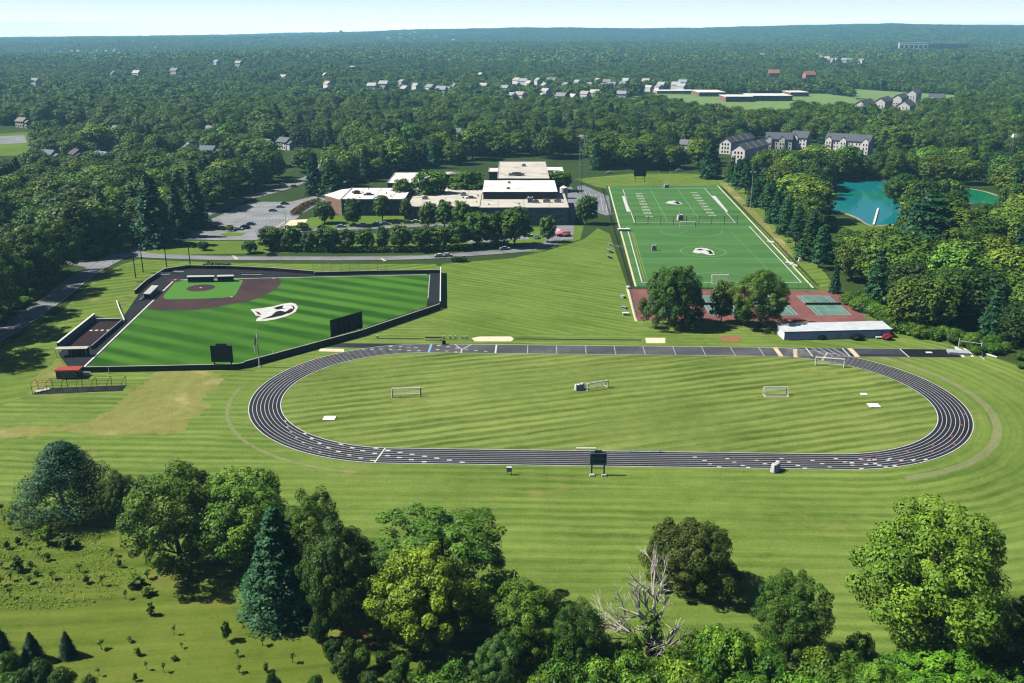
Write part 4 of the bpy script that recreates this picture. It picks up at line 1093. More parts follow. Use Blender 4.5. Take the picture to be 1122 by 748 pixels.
def unit(px, py, h, w, d, hh, mat=None):
    g = G(px, py, h) - SO; m = MB(); m.box((g.x, g.y, h + .02 + hh / 2), (w, d, hh)); u = m.build('rooftop_unit', mat or M['steel'], SR, bevel=.05)
    m = MB(); m.bar((g.x, g.y, h + .02 + hh), (g.x, g.y, h + .3 + hh), w * .3, n=10); m.build('fan', M['darkmetal'], u)
unit(581, 221.5, 8.4, 2.6, 2.4, 2.6, M['white']); unit(587, 222, 8.4, 3.2, 2.0, 1.2); unit(599, 221.5, 8.4, 3.6, 2.2, 1.6); unit(611, 221.5, 8.4, 3.4, 2.2, 1.6)
unit(557, 207, 12.2, 2.0, 1.4, .7); unit(558, 200.5, 12.2, 1.6, 1.2, .7); unit(566, 192, 10.4, 9, 2.2, 1.3); unit(574, 182, 10.4, 2.4, 2.0, 1.2)
unit(391, 212, 8.2, 3.2, 2.6, 1.4, M['darkmetal']); unit(404, 213.5, 8.2, 5, 2.4, .8, M['white']); unit(508, 214, 6.2, 3, 2.4, 1.4); unit(516, 217, 6.2, 5, 3, .8, M['white']); unit(466, 218, 6.2, 3, 2, 1.2)
for k, px in enumerate((579, 601, 619)):
    g = G(px, 246.5) - SO; m = MB(); m.box((g.x, g.y - .3, 4.0), (.8, .5, 8.0)); m.build('pilaster', M['concrete'], SR)
g = G(617.5, 217); h = 6; r = empty('storage_tank', g, 0, 'white upright tank beside the right end of the school', 'tank')
m = MB(); m.bar((0, 0, 0), (0, 0, h), 2.2, n=20); m.build('body', M['white'], r, smooth=False)
m = MB(); m.bar((0, 0, h), (0, 0, h + 1), 2.2, .4, n=20); m.build('cap', M['white'], r)
tarp(617, 258.5, 7.0, 2.6, plain('pink_tent', '#b86a76'), 'pinkish covered stall beside the small tree at the school corner')
tarp(611, 255.5, 4.0, 2.2, M['white'], 'white covered stall behind the pinkish one at the school corner')
# hedge and low shrubs come with the trees
# ------------------------------------------------------------------ cars
def make_car():
    r = empty('parked_car', (0, 0, 0), 0, 'car', 'car')
    prof = [(-2.25, .35), (-2.2, .85), (-1.6, .95), (-1.15, 1.42), (.55, 1.45), (1.15, .98), (2.05, .86), (2.25, .6), (2.25, .35)]
    m = MB(); w = .88
    L_ = [(x, -w * (1 if z < 1.1 else .8), z) for x, z in prof]; R_ = [(x, w * (1 if z < 1.1 else .8), z) for x, z in prof]
    m.face(L_); m.face(R_)
    for k in range(len(prof)):
        k2 = (k + 1) % len(prof); m.face([L_[k], L_[k2], R_[k2], R_[k]])
    m.build('body', M['car'], r)
    m = MB()
    m.face([(1.13, -.7, 1.03), (1.13, .7, 1.03), (.62, .62, 1.44), (.62, -.62, 1.44)]); m.face([(-1.57, -.7, 1.0), (-1.57, .7, 1.0), (-1.18, .62, 1.4), (-1.18, -.62, 1.4)])
    for s in (-1, 1): m.face([(-1.3, s * .84, 1.02), (.95, s * .84, 1.02), (.5, s * .73, 1.4), (-1.05, s * .73, 1.4)])
    for v in range(len(m.v)):
        x, y, z = m.v[v]; m.v[v] = (x + (.03 if x > 1 else 0), y * 1.03, z + .015)
    m.build('windows', M['glass'], r)
    for sx in (-1.4, 1.4):
        for sy in (-1, 1):
            m = MB(); m.bar((sx, sy * .72, .33), (sx, sy * .92, .33), .33, n=12); wh = m.build('wheel', M['tyre'], r)
            m = MB(); m.bar((sx, sy * .925, .33), (sx, sy * .935, .33), .2, n=10); m.build('rim', M['steel'], wh)
    for sy in (-1, 1): m = MB(); m.box((2.24, sy * .62, .68), (.06, .36, .14)); m.build('headlight', M['white'], r)
    return r
CARS = [ # px, py, heading, colour, label
 (299, 231.5, 6, '#8fb4c8', 'pale blue car in the middle of the parking lot, nearest of three'),
 (307, 227.5, 6, '#d8d8d8', 'silver white car in the middle of the parking lot, middle of three'),
 (312, 224, 6, '#1d3236', 'dark green car in the middle of the parking lot, farthest of three'),
 (226, 250.5, 0, '#2a3f5a', 'dark blue car in the shade at the left end of the parking lot row'),
 (236, 250.2, 0, '#20262e', 'black car in the shade, second in the parking lot row'),
 (244, 251, 0, '#343a42', 'dark grey car behind the round bush in the parking lot row'),
 (261.5, 252, 0, '#d2d6da', 'white car right of the round bush in the parking lot'),
 (269, 249.5, 0, '#26303a', 'dark car just right of the white car in the parking lot'),
 (275, 246.5, 0, '#3b5c74', 'blue grey car at the right end of the parking lot row'),
 (336, 251.8, 4, '#d5dade', 'white car at the left end of the drive before the school'),
 (353, 250, 4, '#15181c', 'black car parked on the drive before the school, right of the white one'),
 (374, 249, 3, '#a6c8cc', 'pale teal car parked under the left tree on the school drive'),
 (388, 248, 3, '#1a1c20', 'black car on the school drive under the dark tree'),
 (398, 247.6, 3, '#c4c8cc', 'silver car on the school drive right of the dark tree'),
 (413, 246.4, 3, '#93a5ba', 'blue grey car on the school drive before the teal wall'),
 (422, 246, 3, '#6f87a8', 'blue car on the school drive before the teal wall'),
 (434, 245.2, 3, '#1c2026', 'black car on the school drive before the entrance'),
 (447, 244.6, 3, '#4a6076', 'slate blue car on the school drive near the entrance'),
 (456, 243.8, 3, '#cfd6da', 'white car at the right end of the row on the school drive'),
 (298, 280.5, 2, '#15171b', 'black car on the lower drive below the first round tree'),
 (482, 281.5, 4, '#d9dcde', 'white car on the lower drive, left of another white car'),
 (490, 280.8, 4, '#c9d0d4', 'white car on the lower drive, right of another white car'),
 (553, 273.5, 12, '#b9c2ca', 'silver car at the far right of the lower drive'),
 (310, 203, 0, '#d6d6d6', 'white car on the upper road behind the parking lot'),
 (322, 205, 10, '#20242a', 'dark van shaped car on the upper road by the light pole'),
 (366, 214.5, 20, '#8a3a30', 'rust red car at the corner of the parking lot by the school'),
 (578, 259, 10, '#c9ced4', 'silver car in the shade before the school front wing'),
 (588, 261, 80, '#6f8fb4', 'blue car in the shade before the school front wing'),
 (668, 190, 0, '#d8dde2', 'white car under the trees behind the turf field'),
 (744, 187.5, 0, '#b9c4d0', 'silver car under the trees behind the turf field'),
 (905, 174.5, 10, '#dcdcdc', 'white car on the drive of the white townhouse row'),
]
proto_car = make_car()
for i, (px, py, a, c, lab) in enumerate(CARS):
    g = G(px, py)
    if i == 0:
        proto_car.location = (g.x, g.y, Z0 + .06); proto_car.rotation_euler.z = R(a); proto_car['label'] = lab; proto_car['group'] = 'parked cars'
        for ch in kids(proto_car): ch.color = lin(c)
    else:
        copy_tree(proto_car, (g.x, g.y, Z0 + .06), R(a), lab, 'parked cars', color=lin(c))
# ------------------------------------------------------------------ houses
def make_house(two=True, gable=True):
    r = empty('house', (0, 0, 0), 0, 'house', 'house')
    w, d, h = 11.0, 8.5, 5.6 if two else 3.2
    m = MB(); m.prism([(-w / 2, -d / 2), (w / 2, -d / 2), (w / 2, d / 2), (-w / 2, d / 2)], -1.5, h)
    rh = 2.9
    for s in (-1, 1): m.face([(s * w / 2, -d / 2, h + .001), (s * w / 2, d / 2, h + .001), (s * w / 2, 0, h + rh)])
    m.box((w / 2 + 1.9, -.6, h * .4 - .7), (3.9, 6.5, h * .8 + 1.4))
    m.build('wall', M['siding'], r)
    m = MB(); e = .45
    for s in (-1, 1):
        q = [(-w / 2 - e, s * (d / 2 + e), h - .3), (w / 2 + e, s * (d / 2 + e), h - .3), (w / 2 + e, 0, h + rh + .05), (-w / 2 - e, 0, h + rh + .05)]
        m.face(q); m.face([(x, y, z + .25) for x, y, z in q])
        for k in range(4): a, b = q[k], q[(k + 1) % 4]; m.face([a, b, (b[0], b[1], b[2] + .25), (a[0], a[1], a[2] + .25)])
    x0, x1, yq = w / 2 + .05, w / 2 + 4.2, 3.0
    hh = h * .8 + .05
    for s in (-1, 1):
        q = [(x0, -.6 + s * 3.6, hh), (x1, -.6 + s * 3.6, hh), (x1, -.6, hh + 1.9), (x0, -.6, hh + 1.9)]
        m.face(q); m.face([(x, y, z + .2) for x, y, z in q])
        for k in range(4): a, b = q[k], q[(k + 1) % 4]; m.face([a, b, (b[0], b[1], b[2] + .2), (a[0], a[1], a[2] + .2)])
    rf = m.build('roof', M['shingle'], r)
    m = MB(); m.box((-w * .3, 1.2, h + rh + .2), (.9, .9, 2.0)); m.build('chimney', M['brick'], rf)
    for fl in range(2 if two else 1):
        for k in range(4):
            x = -w / 2 + w * (k + .5) / 4
            if fl == 0 and k == 1: continue
            m = MB(); m.box((x, -d / 2 - .02, 1.6 + fl * 2.7), (1.1, .08, 1.4)); m.build('window', M['glass'], r)
    m = MB(); m.box((-w / 8, -d / 2 - .02, 1.1), (1.1, .1, 2.2)); m.build('door', plain('house_door', '#5a3a30'), r)
    for fl in range(2 if two else 1):
        m = MB(); m.box((-w / 2 - .02, .3, 1.6 + fl * 2.7), (.08, 1.1, 1.4)); m.build('window', M['glass'], r)
    return r
def make_far_house():
    r = empty('far_house', (0, 0, 0), 0, 'house', 'house'); w, d, h, rh = 11.0, 8.5, 6.0, 3.2
    m = MB(); m.prism([(-w / 2, -d / 2), (w / 2, -d / 2), (w / 2, d / 2), (-w / 2, d / 2)], -2, h)
    for s in (-1, 1): m.face([(s * w / 2, -d / 2, h), (s * w / 2, d / 2, h), (s * w / 2, 0, h + rh)])
    m.build('wall', M['siding'], r); m = MB()
    for s in (-1, 1): q = [(-w / 2 - .4, s * (d / 2 + .4), h - .2), (w / 2 + .4, s * (d / 2 + .4), h - .2), (w / 2 + .4, 0, h + rh + .15), (-w / 2 - .4, 0, h + rh + .15)]; m.face(q)
    m.build('roof', M['shingle'], r); return r
HP, HPF = make_house(True), make_far_house()
HOUSES = []          # (x, y, clear length) for the tree scatter
def gt(px, py):
    """survey point on the rolling ground"""
    g = G(px, py)
    for _ in range(12):
        z = terr(g.x, g.y); g = G(px, min(py, 900), min(z, 60.0))
        if g.y < 0 or g.y > 13500: g = G(px, 40); break
    return Vector((g.x, g.y, terr(g.x, g.y)))
HN = [0, 0]
def house(px, py, a, wall, roof, label, group, s=1.0, near=False, clear=60):
    g = gt(px, py); src = HP if near else HPF; i = 0 if near else 1
    if HN[i] == 0:
        o = src; o.location = g; o.rotation_euler = (0, 0, R(a)); o['label'] = label; o['group'] = group
    else: o = copy_tree(src, g, R(a), label, group)
    HN[i] += 1; o.scale = (s, s, s)
    for ch in kids(o): ch.color = lin(roof) if ch.name.startswith('roof') else lin(wall)
    HOUSES.append((g.x, g.y, clear, 9 * s))
    return o
NEARH = [ # suburban houses left and behind the school
 (26, 139, 10, '#c9c4b8', '#8d8a84', 'pale house with a grey roof beside the bright lot at the far left edge'),
 (42, 180, -8, '#b9b9b4', '#6a6a6c', 'grey house among trees nearest the left edge'),
 (55, 178, 15, '#d0d0cc', '#77828c', 'white house with a blue grey roof right of the grey one at left'),
 (86, 177, -12, '#a8a296', '#5d5c5a', 'tan house half hidden in the left wood'),
 (113, 180, 5, '#cfd2cf', '#7f98a2', 'white house with a pale blue roof in the left wood'),
 (128, 168, -20, '#d8d8d4', '#8fa0a6', 'small pale house with a light roof in a clearing of the left wood'),
 (131, 149, 10, '#a9c0b8', '#7fa39a', 'greenish roofed house among the trees at left'),
 (108, 129, 0, '#d5d5d0', '#6f7276', 'white house far up the left wood'),
 (208, 170, -30, '#c8c8c0', '#7b8a92', 'house with a grey blue gable roof in the left wood'),
 (229, 173, 25, '#dcdcd6', '#6f7f8a', 'white gabled house in the wood left of the parking lot'),
 (231, 149, 0, '#c0bdb4', '#8a8d90', 'house with a broad pale roof in the middle of the left wood'),
 (213, 138, 10, '#d0cfca', '#66686c', 'white fronted house above the broad roofed one'),
 (292, 165, 5, '#d6d8d6', '#7d8084', 'white house behind the trees left of the upper road'),
 (274, 141, -15, '#c6c2b6', '#6c6a68', 'tan house in the trees above the upper road'),
 (313, 163, 0, '#dcdcd8', '#70757a', 'white house right of the one above the upper road'),
 (449, 139, 8, '#e0e0da', '#8d9094', 'large white house with two gables in the wood behind the school'),
 (455, 128, -6, '#dedcd2', '#b7b4aa', 'pale roofed house just above the large white house'),
 (352, 134, 0, '#cdd3d3', '#7f9aa2', 'blue roofed house left of the large white house'),
 (424, 157, -10, '#d0cdc4', '#8a857c', 'house with a tan gable below the large white house'),
 (447, 153, 0, '#bfb6a6', '#9a8f80', 'low tan house below the large white house'),
 (471, 153, 90, '#e2e2dc', '#6d7074', 'narrow white house right of the low tan one'),
 (502, 152, 20, '#dad8d0', '#7d7f82', 'white house with a long roof behind the school'),
 (522, 147, 70, '#e2e0da', '#6f7276', 'small white gable end behind the school'),
 (491, 162, 0, '#b8bab8', '#77797c', 'grey house low among the trees behind the school'),
 (632, 160, 10, '#d6d6d2', '#84878a', 'pale house in the trees left of the far playing field'),
 (611, 155, -10, '#c9c9c4', '#77797c', 'grey roofed house in the trees behind the light poles'),
 (675, 156, 5, '#d9d9d4', '#8b8d90', 'white house in the trees above the turf field, left of its twin'),
 (692, 155, -5, '#d9d9d4', '#7b7d80', 'white house in the trees above the turf field, right of its twin'),
 (753, 166, 0, '#d4d6d4', '#74787c', 'pale house behind the conifers at the far right of the turf field'),
]
for h_ in NEARH: house(h_[0], h_[1], h_[2] - 38, h_[3], h_[4], h_[5], 'houses in the woods behind the school', 1.05, True, 62)
WHITES = ['#f2f2ee', '#eeebe2', '#e6eaea', '#f4f0e8', '#dcd7ca']; ROOFS = ['#b4b7ba', '#94989c', '#c6c3bb', '#a3abb2', '#b8aea4']
ROWP = [(311, 85), (360, 94), (357, 83), (387, 75), (408, 96), (421, 94), (444, 99), (441, 92), (456, 95), (472, 98), (484, 101), (490, 99), (498, 95), (530, 95), (527, 83), (567, 90), (574, 91), (553, 98), (561, 106), (573, 106), (566, 93), (580, 93), (597, 95), (570, 106), (620, 95), (598, 103), (615, 108), (628, 108), (641, 105), (652, 104), (665, 91), (663, 96), (670, 95), (683, 94), (686, 90), (708, 91), (711, 97), (722, 97), (725, 94), (741, 95), (748, 92), (747, 97), (681, 105), (604, 90), (590, 90), (633, 92), (646, 94), (655, 90)]
for k, p in enumerate(ROWP):
    if p[0] > 585: lab, gr = 'small white house in the long row between the woods and the far school', 'row of small white houses by the far school'
    else: lab, gr = 'small white house half hidden by trees far behind the school', 'small white houses far behind the school'
    house(p[0], p[1] + 3, random.uniform(-70, -15), random.choice(WHITES), random.choice(ROOFS), lab, gr, random.uniform(1.05, 1.45), False, 125)
for k, p in enumerate([(896, 62), (899, 65), (906, 66), (911, 68), (915, 68), (925, 68), (930, 68), (934, 67), (944, 69), (836, 63), (795, 60), (835, 62)]):
    house(p[0], p[1] + 1, random.uniform(-70, -15), random.choice(WHITES), random.choice(ROOFS), 'tiny white house on the wooded slope above the far right meadow', 'tiny houses on the far right slope', 1.5, False, 220)
for k in range(26):
    house(60 + 75 * random.random(), 57.5 + 7 * random.random(), random.uniform(-70, -15), random.choice(WHITES), random.choice(ROOFS), 'tiny pale house in the distant town at upper left', 'tiny houses of the distant town at upper left', 1.5, False, 260)
for k in range(20):
    house(420 + 78 * random.random(), 42.5 + 4.5 * random.random(), random.uniform(-70, -15), random.choice(WHITES), random.choice(ROOFS), 'tiny pale house near the horizon right of the water tower', 'tiny houses near the horizon', 2.3, False, 420)
for k, p in enumerate([(238, 72), (262, 73), (126, 86), (151, 85), (192, 82), (40, 95), (170, 54), (200, 51), (1070, 40), (1066, 38), (990, 42)]):
    house(p[0], p[1], random.uniform(-70, -15), random.choice(WHITES), random.choice(ROOFS), 'lone pale house deep in the distant woods', 'lone houses in the distant woods', 1.6, False, 220)
# townhouse rows
def townhouse(px0, px1, by, h, dp, a, label, units, ridge='x'):
    """ridge x: gabled front along the row; ridge y: gable end towards the camera, row running back"""
    A, B = gt(px0, by), gt(px1, by); d = B - A; L = d.length; rz = math.atan2(d.y, d.x) + R(a)
    r = empty('townhouse_row', A, rz, label, 'townhouses', 'townhouse rows')
    m = MB(); m.prism([(0, 0), (L, 0), (L, dp), (0, dp)], -1, h)
    wd = dp if ridge == 'x' else L; rh = wd * .36; e = .5
    if ridge == 'x':
        for x in (0, L): m.face([(x, 0, h + .001), (x, dp, h + .001), (x, dp / 2, h + rh)])
    else:
        for y in (0, dp): m.face([(0, y, h + .001), (L, y, h + .001), (L / 2, y, h + rh)])
    wo = m.build('wall', M['siding'], r); wo.color = lin('#f3f1ea')
    m = MB()
    for s in (0, 1):
        if ridge == 'x':
            y0 = -e if s == 0 else dp + e
            q = [(-e, y0, h - .3), (L + e, y0, h - .3), (L + e, dp / 2, h + rh + .1), (-e, dp / 2, h + rh + .1)]
        else:
            x0 = -e if s == 0 else L + e
            q = [(x0, -e, h - .3), (x0, dp + e, h - .3), (L / 2, dp + e, h + rh + .1), (L / 2, -e, h + rh + .1)]
        m.face(q); m.face([(x, y, z + .3) for x, y, z in q])
        for k in range(4): a_, b_ = q[k], q[(k + 1) % 4]; m.face([a_, b_, (b_[0], b_[1], b_[2] + .3), (a_[0], a_[1], a_[2] + .3)])
    rf = m.build('roof', M['roof_dark'], r)
    if ridge == 'x':
        uw = L / units
        for k in range(units):
            x = uw * (k + .5)
            if k % 5 == 0 or k == 2:
                m = MB(); gw = uw * .42; m.prism([(x - gw, -.9), (x + gw, -.9), (x + gw, -.01), (x - gw, -.01)], 0, h + .3)
                m.face([(x - gw, -.9, h + .301), (x + gw, -.9, h + .301), (x, -.9, h + 2.2)]); b = m.build('gable_bay', M['siding'], r); b.color = lin('#f7f5ef')
                m = MB()
                for s in (-1, 1): m.face([(x + s * (gw + .3), -1.1, h + .1), (x, -1.1, h + 2.5), (x, dp * .3, h + 2.5), (x + s * (gw + .3), dp * .2, h + .1)])
                m.build('gable_roof', M['roof_dark'], b)
            yy = -1.0 if (k % 5 == 0 or k == 2) else -.06
            for fl in range(3 if h > 8 else 2):
                for s in (-.2, .2):
                    m = MB(); m.box((x + s * uw, yy, 1.6 + 2.8 * fl), (uw * .13, .1, 1.3)); m.build('window', M['glass'], r)
            if False:
                m = MB(); xx = uw * (k + 1); m.face([(xx - .25, -e, h + .25), (xx + .25, -e, h + .25), (xx + .25, dp / 2, h + rh + .65), (xx - .25, dp / 2, h + rh + .65)]); m.build('party_wall', M['white'], rf)
    else:
        for fl in range(3):
            for x in (.25, .5, .75):
                m = MB(); m.box((L * x, -.06, 1.7 + 2.8 * fl), (1.1, .1, 1.5)); m.build('window', M['glass'], r)
        uw = dp / units
        for k in range(1, units):
            yy = uw * k; m = MB()
            for s in (0, 1):
                xo = -e if s == 0 else L + e
                m.face([(xo, yy - .3, h + .2), (xo, yy + .3, h + .2), (L / 2, yy + .3, h + rh + .6), (L / 2, yy - .3, h + rh + .6)])
            m.build('party_wall', M['white'], rf)
        for k in range(units):
            for fl in range(2):
                m = MB(); m.box((L + .04, uw * (k + .5), 1.8 + 2.9 * fl), (.1, 2.0, 1.5)); m.build('window', M['glass'], r)
    c = A + d * .5; HOUSES.append((c.x, c.y, 130, L / 2 + 7)); u = Vector((-math.sin(rz), math.cos(rz), 0)) * dp * .6; HOUSES.append((c.x + u.x, c.y + u.y, 60, L / 2 + 6))
    return r
townhouse(903, 950, 166, 9.4, 12, -35, 'white townhouse row with gabled front facing the camera above the pond', 6)
townhouse(865, 883, 163, 9.2, 12, -35, 'white townhouse block with two front gables left of the broad row', 2)
townhouse(801, 816, 178, 9.4, 44, -36, 'cream townhouse block end on with a long dark roof behind the conifers', 4, 'y')
townhouse(788, 801, 168, 8.6, 46, -36, 'white townhouse block end on, leftmost of the townhouses', 4, 'y')
townhouse(838, 866, 163, 8, 12, -20, 'dark roofed townhouse row between the end on blocks and the gabled block', 4)
for k, (a0, a1, by, h, dp, u, lab) in enumerate([(934, 947, 128, 7, 46, 3, 'far white townhouse end at the left of the far cluster'), (958, 967, 126, 9, 40, 3, 'far white townhouse second from left in the far cluster'), (977, 985, 123, 10, 40, 3, 'far tall white townhouse in the middle of the far cluster'), (982, 994, 128, 7, 34, 2, 'far cream townhouse at the front of the far cluster'), (993, 1001, 115, 9, 44, 3, 'far white townhouse at the back of the far cluster')]):
    townhouse(a0 - 1, a1 + 1, by - 3, h * 1.35, dp, -34, lab, u, 'y')
townhouse(1016, 1032, 114, 8, 14, -30, 'far white house alone right of the far cluster', 2)
def flat_building(px0, px1, by, h, dp, wallm, label, name='far_school', win=8, roofm=None, turn=0):
    A, B = gt(px0, by), gt(px1, by); d = B - A; L = d.length; r = empty(name, A, math.atan2(d.y, d.x) + R(turn), label, 'building')
    m = MB(); m.prism([(0, 0), (L, 0), (L, dp), (0, dp)], -3, h); m.build('wall', wallm, r)
    m = MB(); m.prism([(-.5, -.5), (L + .5, -.5), (L + .5, dp + .5), (-.5, dp + .5)], h + .01, h + .7); m.build('roof', roofm or M['roof_white'], r)
    for k in range(win): m = MB(); m.box((L * (k + .5) / win, -.05, h * .5), (L / win * .7, .15, h * .4)); m.build('window', M['glass'], r)
    c = A + d * .5; HOUSES.append((c.x, c.y, max(120, .11 * c.y), L / 2 + 5))
flat_building(795, 825, 112, 7, 40, M['brick'], 'low brick wing of the far school, darker front at its centre')
flat_building(766, 795, 106, 6, 60, M['brick_tan'], 'long white roofed wing of the far school at its left end')
flat_building(823, 868, 111, 7, 50, M['brick_tan'], 'long white roofed wing of the far school right of the brick front')
flat_building(866, 886, 106, 6, 40, M['brick_tan'], 'short pale wing at the right end of the far school')
flat_building(720, 762, 102, 3, 30, M['concrete'], 'flat pale paved court building left of the far school', win=3)
flat_building(985, 1006, 55, 30, 40, M['white'], 'distant large building with pale front on the right hillside', 'distant_building', 6, turn=-40)
flat_building(1012, 1036, 55.5, 30, 40, brick('bright_brick', '#c98f80', '#b97a6a', '#d0b8aa'), 'distant large red brick building on the right hillside', 'distant_building', 6, turn=-40)
flat_building(1095, 1103, 49, 16, 40, M['white'], 'distant white block near the right edge below the horizon', 'distant_building', 3)
house(886, 88, 10, '#b98d74', '#a5705a', 'brick house with a red roof right above the far school', None, 2.0, False, 150)
house(847, 86, -10, '#b98d74', '#a5705a', 'brick house with a red roof above the left part of the far school', None, 2.0, False, 150)
# water tower and radio mast near the horizon
g = gt(374, 44); r = empty('water_tower', g, 0, 'pale water tower on the left horizon', 'water tower')
m = MB(); m.bar((0, 0, 0), (0, 0, 34), 5, 3.5, 12); m.build('column', M['white'], r)
bm = bmesh.new(); bmesh.ops.create_uvsphere(bm, u_segments=20, v_segments=12, radius=15)
for v in bm.verts: v.co.z = v.co.z * .7 + 44
me = bpy.data.meshes.new('tank'); bm.to_mesh(me); bm.free(); me.materials.append(M['white']); o = bpy.data.objects.new('tank', me); COL.objects.link(o); o.parent = r
g = gt(680, 37); r = empty('radio_mast', g, 0, 'thin radio mast on the horizon above the turf field', 'mast')
m = MB(); m.bar((0, 0, 0), (0, 0, 110), 1.0, .6, 6); m.build('shaft', M['darkmetal'], r)
m = MB(); m.bar((-2, 0, 100), (2, 0, 100), .5); m.build('crossarm', M['darkmetal'], r)
for k, (px, py, ty) in enumerate([(1108, 172, 150)]):
    g = G(px, py); h = HT(px, py, ty); r = empty('lattice_tower', g, 0, 'pale lattice tower rising from the wood near the right edge', 'tower')
    m = MB()
    for sx in (-1, 1):
        for sy in (-1, 1): m.bar((sx * 1.6, sy * 1.6, 0), (sx * .8, sy * .8, h), .15)
    m.build('frame', M['steel'], r); m = MB(); m.box((0, 0, h + 1), (3.2, 3.2, 2.4), top=.7); m.build('cabin', M['white'], r)

# ------------------------------------------------------------------ foliage
def nrm(a): return a / np.maximum(np.linalg.norm(a, axis=1, keepdims=True), 1e-9)
def leaf_mesh(name, P, Nn, v, size, rng, mat):
    """one small bent leaf spray per point"""
    n = len(P); Nn = nrm(Nn)
    t = rng.normal(size=(n, 3)); t -= (t * Nn).sum(1, keepdims=True) * Nn; t = nrm(t); b = np.cross(Nn, t)
    s = (size * (0.42 + 1.15 * rng.random((n, 1)) ** 1.6)) if np.isscalar(size) else size[:, None] * (0.7 + .6 * rng.random((n, 1)))
    a = 0.55 + 0.35 * rng.random((n, 1))
    V = np.stack([P - t * s, P + b * s * a - Nn * s * .18, P + t * s * 1.05, P - b * s * a - Nn * s * .18], 1).reshape(-1, 3)
    me = bpy.data.meshes.new(name)
    me.vertices.add(4 * n); me.vertices.foreach_set('co', V.astype(np.float32).ravel())
    me.loops.add(4 * n); me.loops.foreach_set('vertex_index', np.arange(4 * n, dtype=np.int32))
    me.polygons.add(n); me.polygons.foreach_set('loop_start', np.arange(0, 4 * n, 4, dtype=np.int32))
    me.update(calc_edges=True)
    at = me.attributes.new('v', 'FLOAT', 'FACE'); at.data.foreach_set('value', np.clip(v, 0, 1).astype(np.float32))
    me.materials.append(mat)
    return me
def clumps(C, rc, per, rng, ctr, flat=.85, cv=None, up=.25):
    nc = len(C)
    cv = rng.normal(size=nc) * .2 if cv is None else cv
    d = rng.normal(size=(nc, per, 3)); d[..., 2] += up * 1.2; d /= np.linalg.norm(d, axis=2, keepdims=True)
    rr = rc[:, None, None] * (0.62 + 0.43 * rng.random((nc, per, 1)) ** .7)
    P = C[:, None, :] + d * rr * np.array([1, 1, flat])
    out = nrm(C - ctr)[:, None, :]
    Nn = d * 1.0 + out * .35 + np.array([0, 0, .3]) + rng.normal(size=(nc, per, 3)) * .38
    v = .45 + cv[:, None] + rng.normal(size=(nc, per)) * .17
    return P.reshape(-1, 3), Nn.reshape(-1, 3), v.ravel()
def crown_broad(seed, H, Rr, base=.13, nc=60, per=60, leaf=.5, mat=None, top=1.0, wide=.0, name='broad_crown', rcf=(.2, .33), surf=.78):
    rng = np.random.default_rng(seed)
    i = np.arange(nc); zz = 1 - 2 * (i + .5) / nc; th = i * 2.39996 + rng.random(nc) * .7
    d = np.stack([np.sqrt(1 - zz ** 2) * np.cos(th), np.sqrt(1 - zz ** 2) * np.sin(th), zz], 1)
    ph = rng.random(4) * 6.28
    lob = 1 + .15 * np.sin(2 * th + ph[0]) * np.sqrt(1 - zz ** 2) + .12 * np.sin(3 * th + ph[1] + 3 * zz) + .1 * np.sin(5 * zz + ph[2])
    rad = np.where(rng.random(nc) < surf, .84 + .16 * rng.random(nc), .3 + .4 * rng.random(nc))
    rc = Rr * (rcf[0] + (rcf[1] - rcf[0]) * rng.random(nc))
    rz = H * (1 - base) / 2; cz = H * (1 + base) / 2
    sc = np.stack([Rr - rc, Rr - rc, rz - rc * .8], 1)
    C = d * (rad * lob)[:, None] * sc
    taper = 1 - wide * (C[:, 2] / rz); C[:, 0] *= taper; C[:, 1] *= taper
    C[:, 2] += cz
    C[:, 2] = np.maximum(C[:, 2], base * H * .7)
    P, Nn, v = clumps(C, rc, per, rng, np.array([0, 0, cz]))
    v = v + .1 * (P[:, 2] - cz) / rz * 0
    return leaf_mesh(name, P, Nn, v, leaf, rng, mat or M['leaf']), C
def crown_spruce(seed, H, Rr, base=.06, lev=16, per=26, leaf=.45, mat=None, full=.85, name='spruce_crown'):
    rng = np.random.default_rng(seed); Ps, Ns, Vs = [], [], []
    for k in range(lev):
        t = (k + .5 * rng.random()) / lev; z = H * (base + (1 - base) * t)
        L0 = Rr * (1 - t) ** full * (0.9 + .2 * rng.random()) + .25
        nb = max(4, int(6 + 7 * (1 - t)))
        az0 = rng.random() * 6.28
        for j in range(nb):
            az = az0 + 2 * PI * j / nb + rng.normal() * .18; L = L0 * (.72 + .4 * rng.random())
            s = .2 + .8 * rng.random(per) ** .7
            lat = rng.normal(size=per) * L * .17 * (1.15 - s * .6); u = np.array([math.cos(az), math.sin(az)]); w = np.array([-u[1], u[0]])
            P = np.zeros((per, 3)); P[:, :2] = u * (s * L)[:, None] + w * lat[:, None]
            P[:, 2] = z - .26 * L * s ** 1.4 + rng.normal(size=per) * .09 * L - np.abs(lat) * .25
            Nn = np.zeros((per, 3)); Nn[:, :2] = u * .55; Nn[:, 2] = .8; Nn += rng.normal(size=(per, 3)) * .4
            Ps.append(P); Ns.append(Nn); Vs.append(.4 + rng.normal() * .16 + rng.normal(size=per) * .16 + .25 * (s - .6))
    return leaf_mesh(name, np.concatenate(Ps), np.concatenate(Ns), np.concatenate(Vs), leaf, rng, mat or M['needle']), None
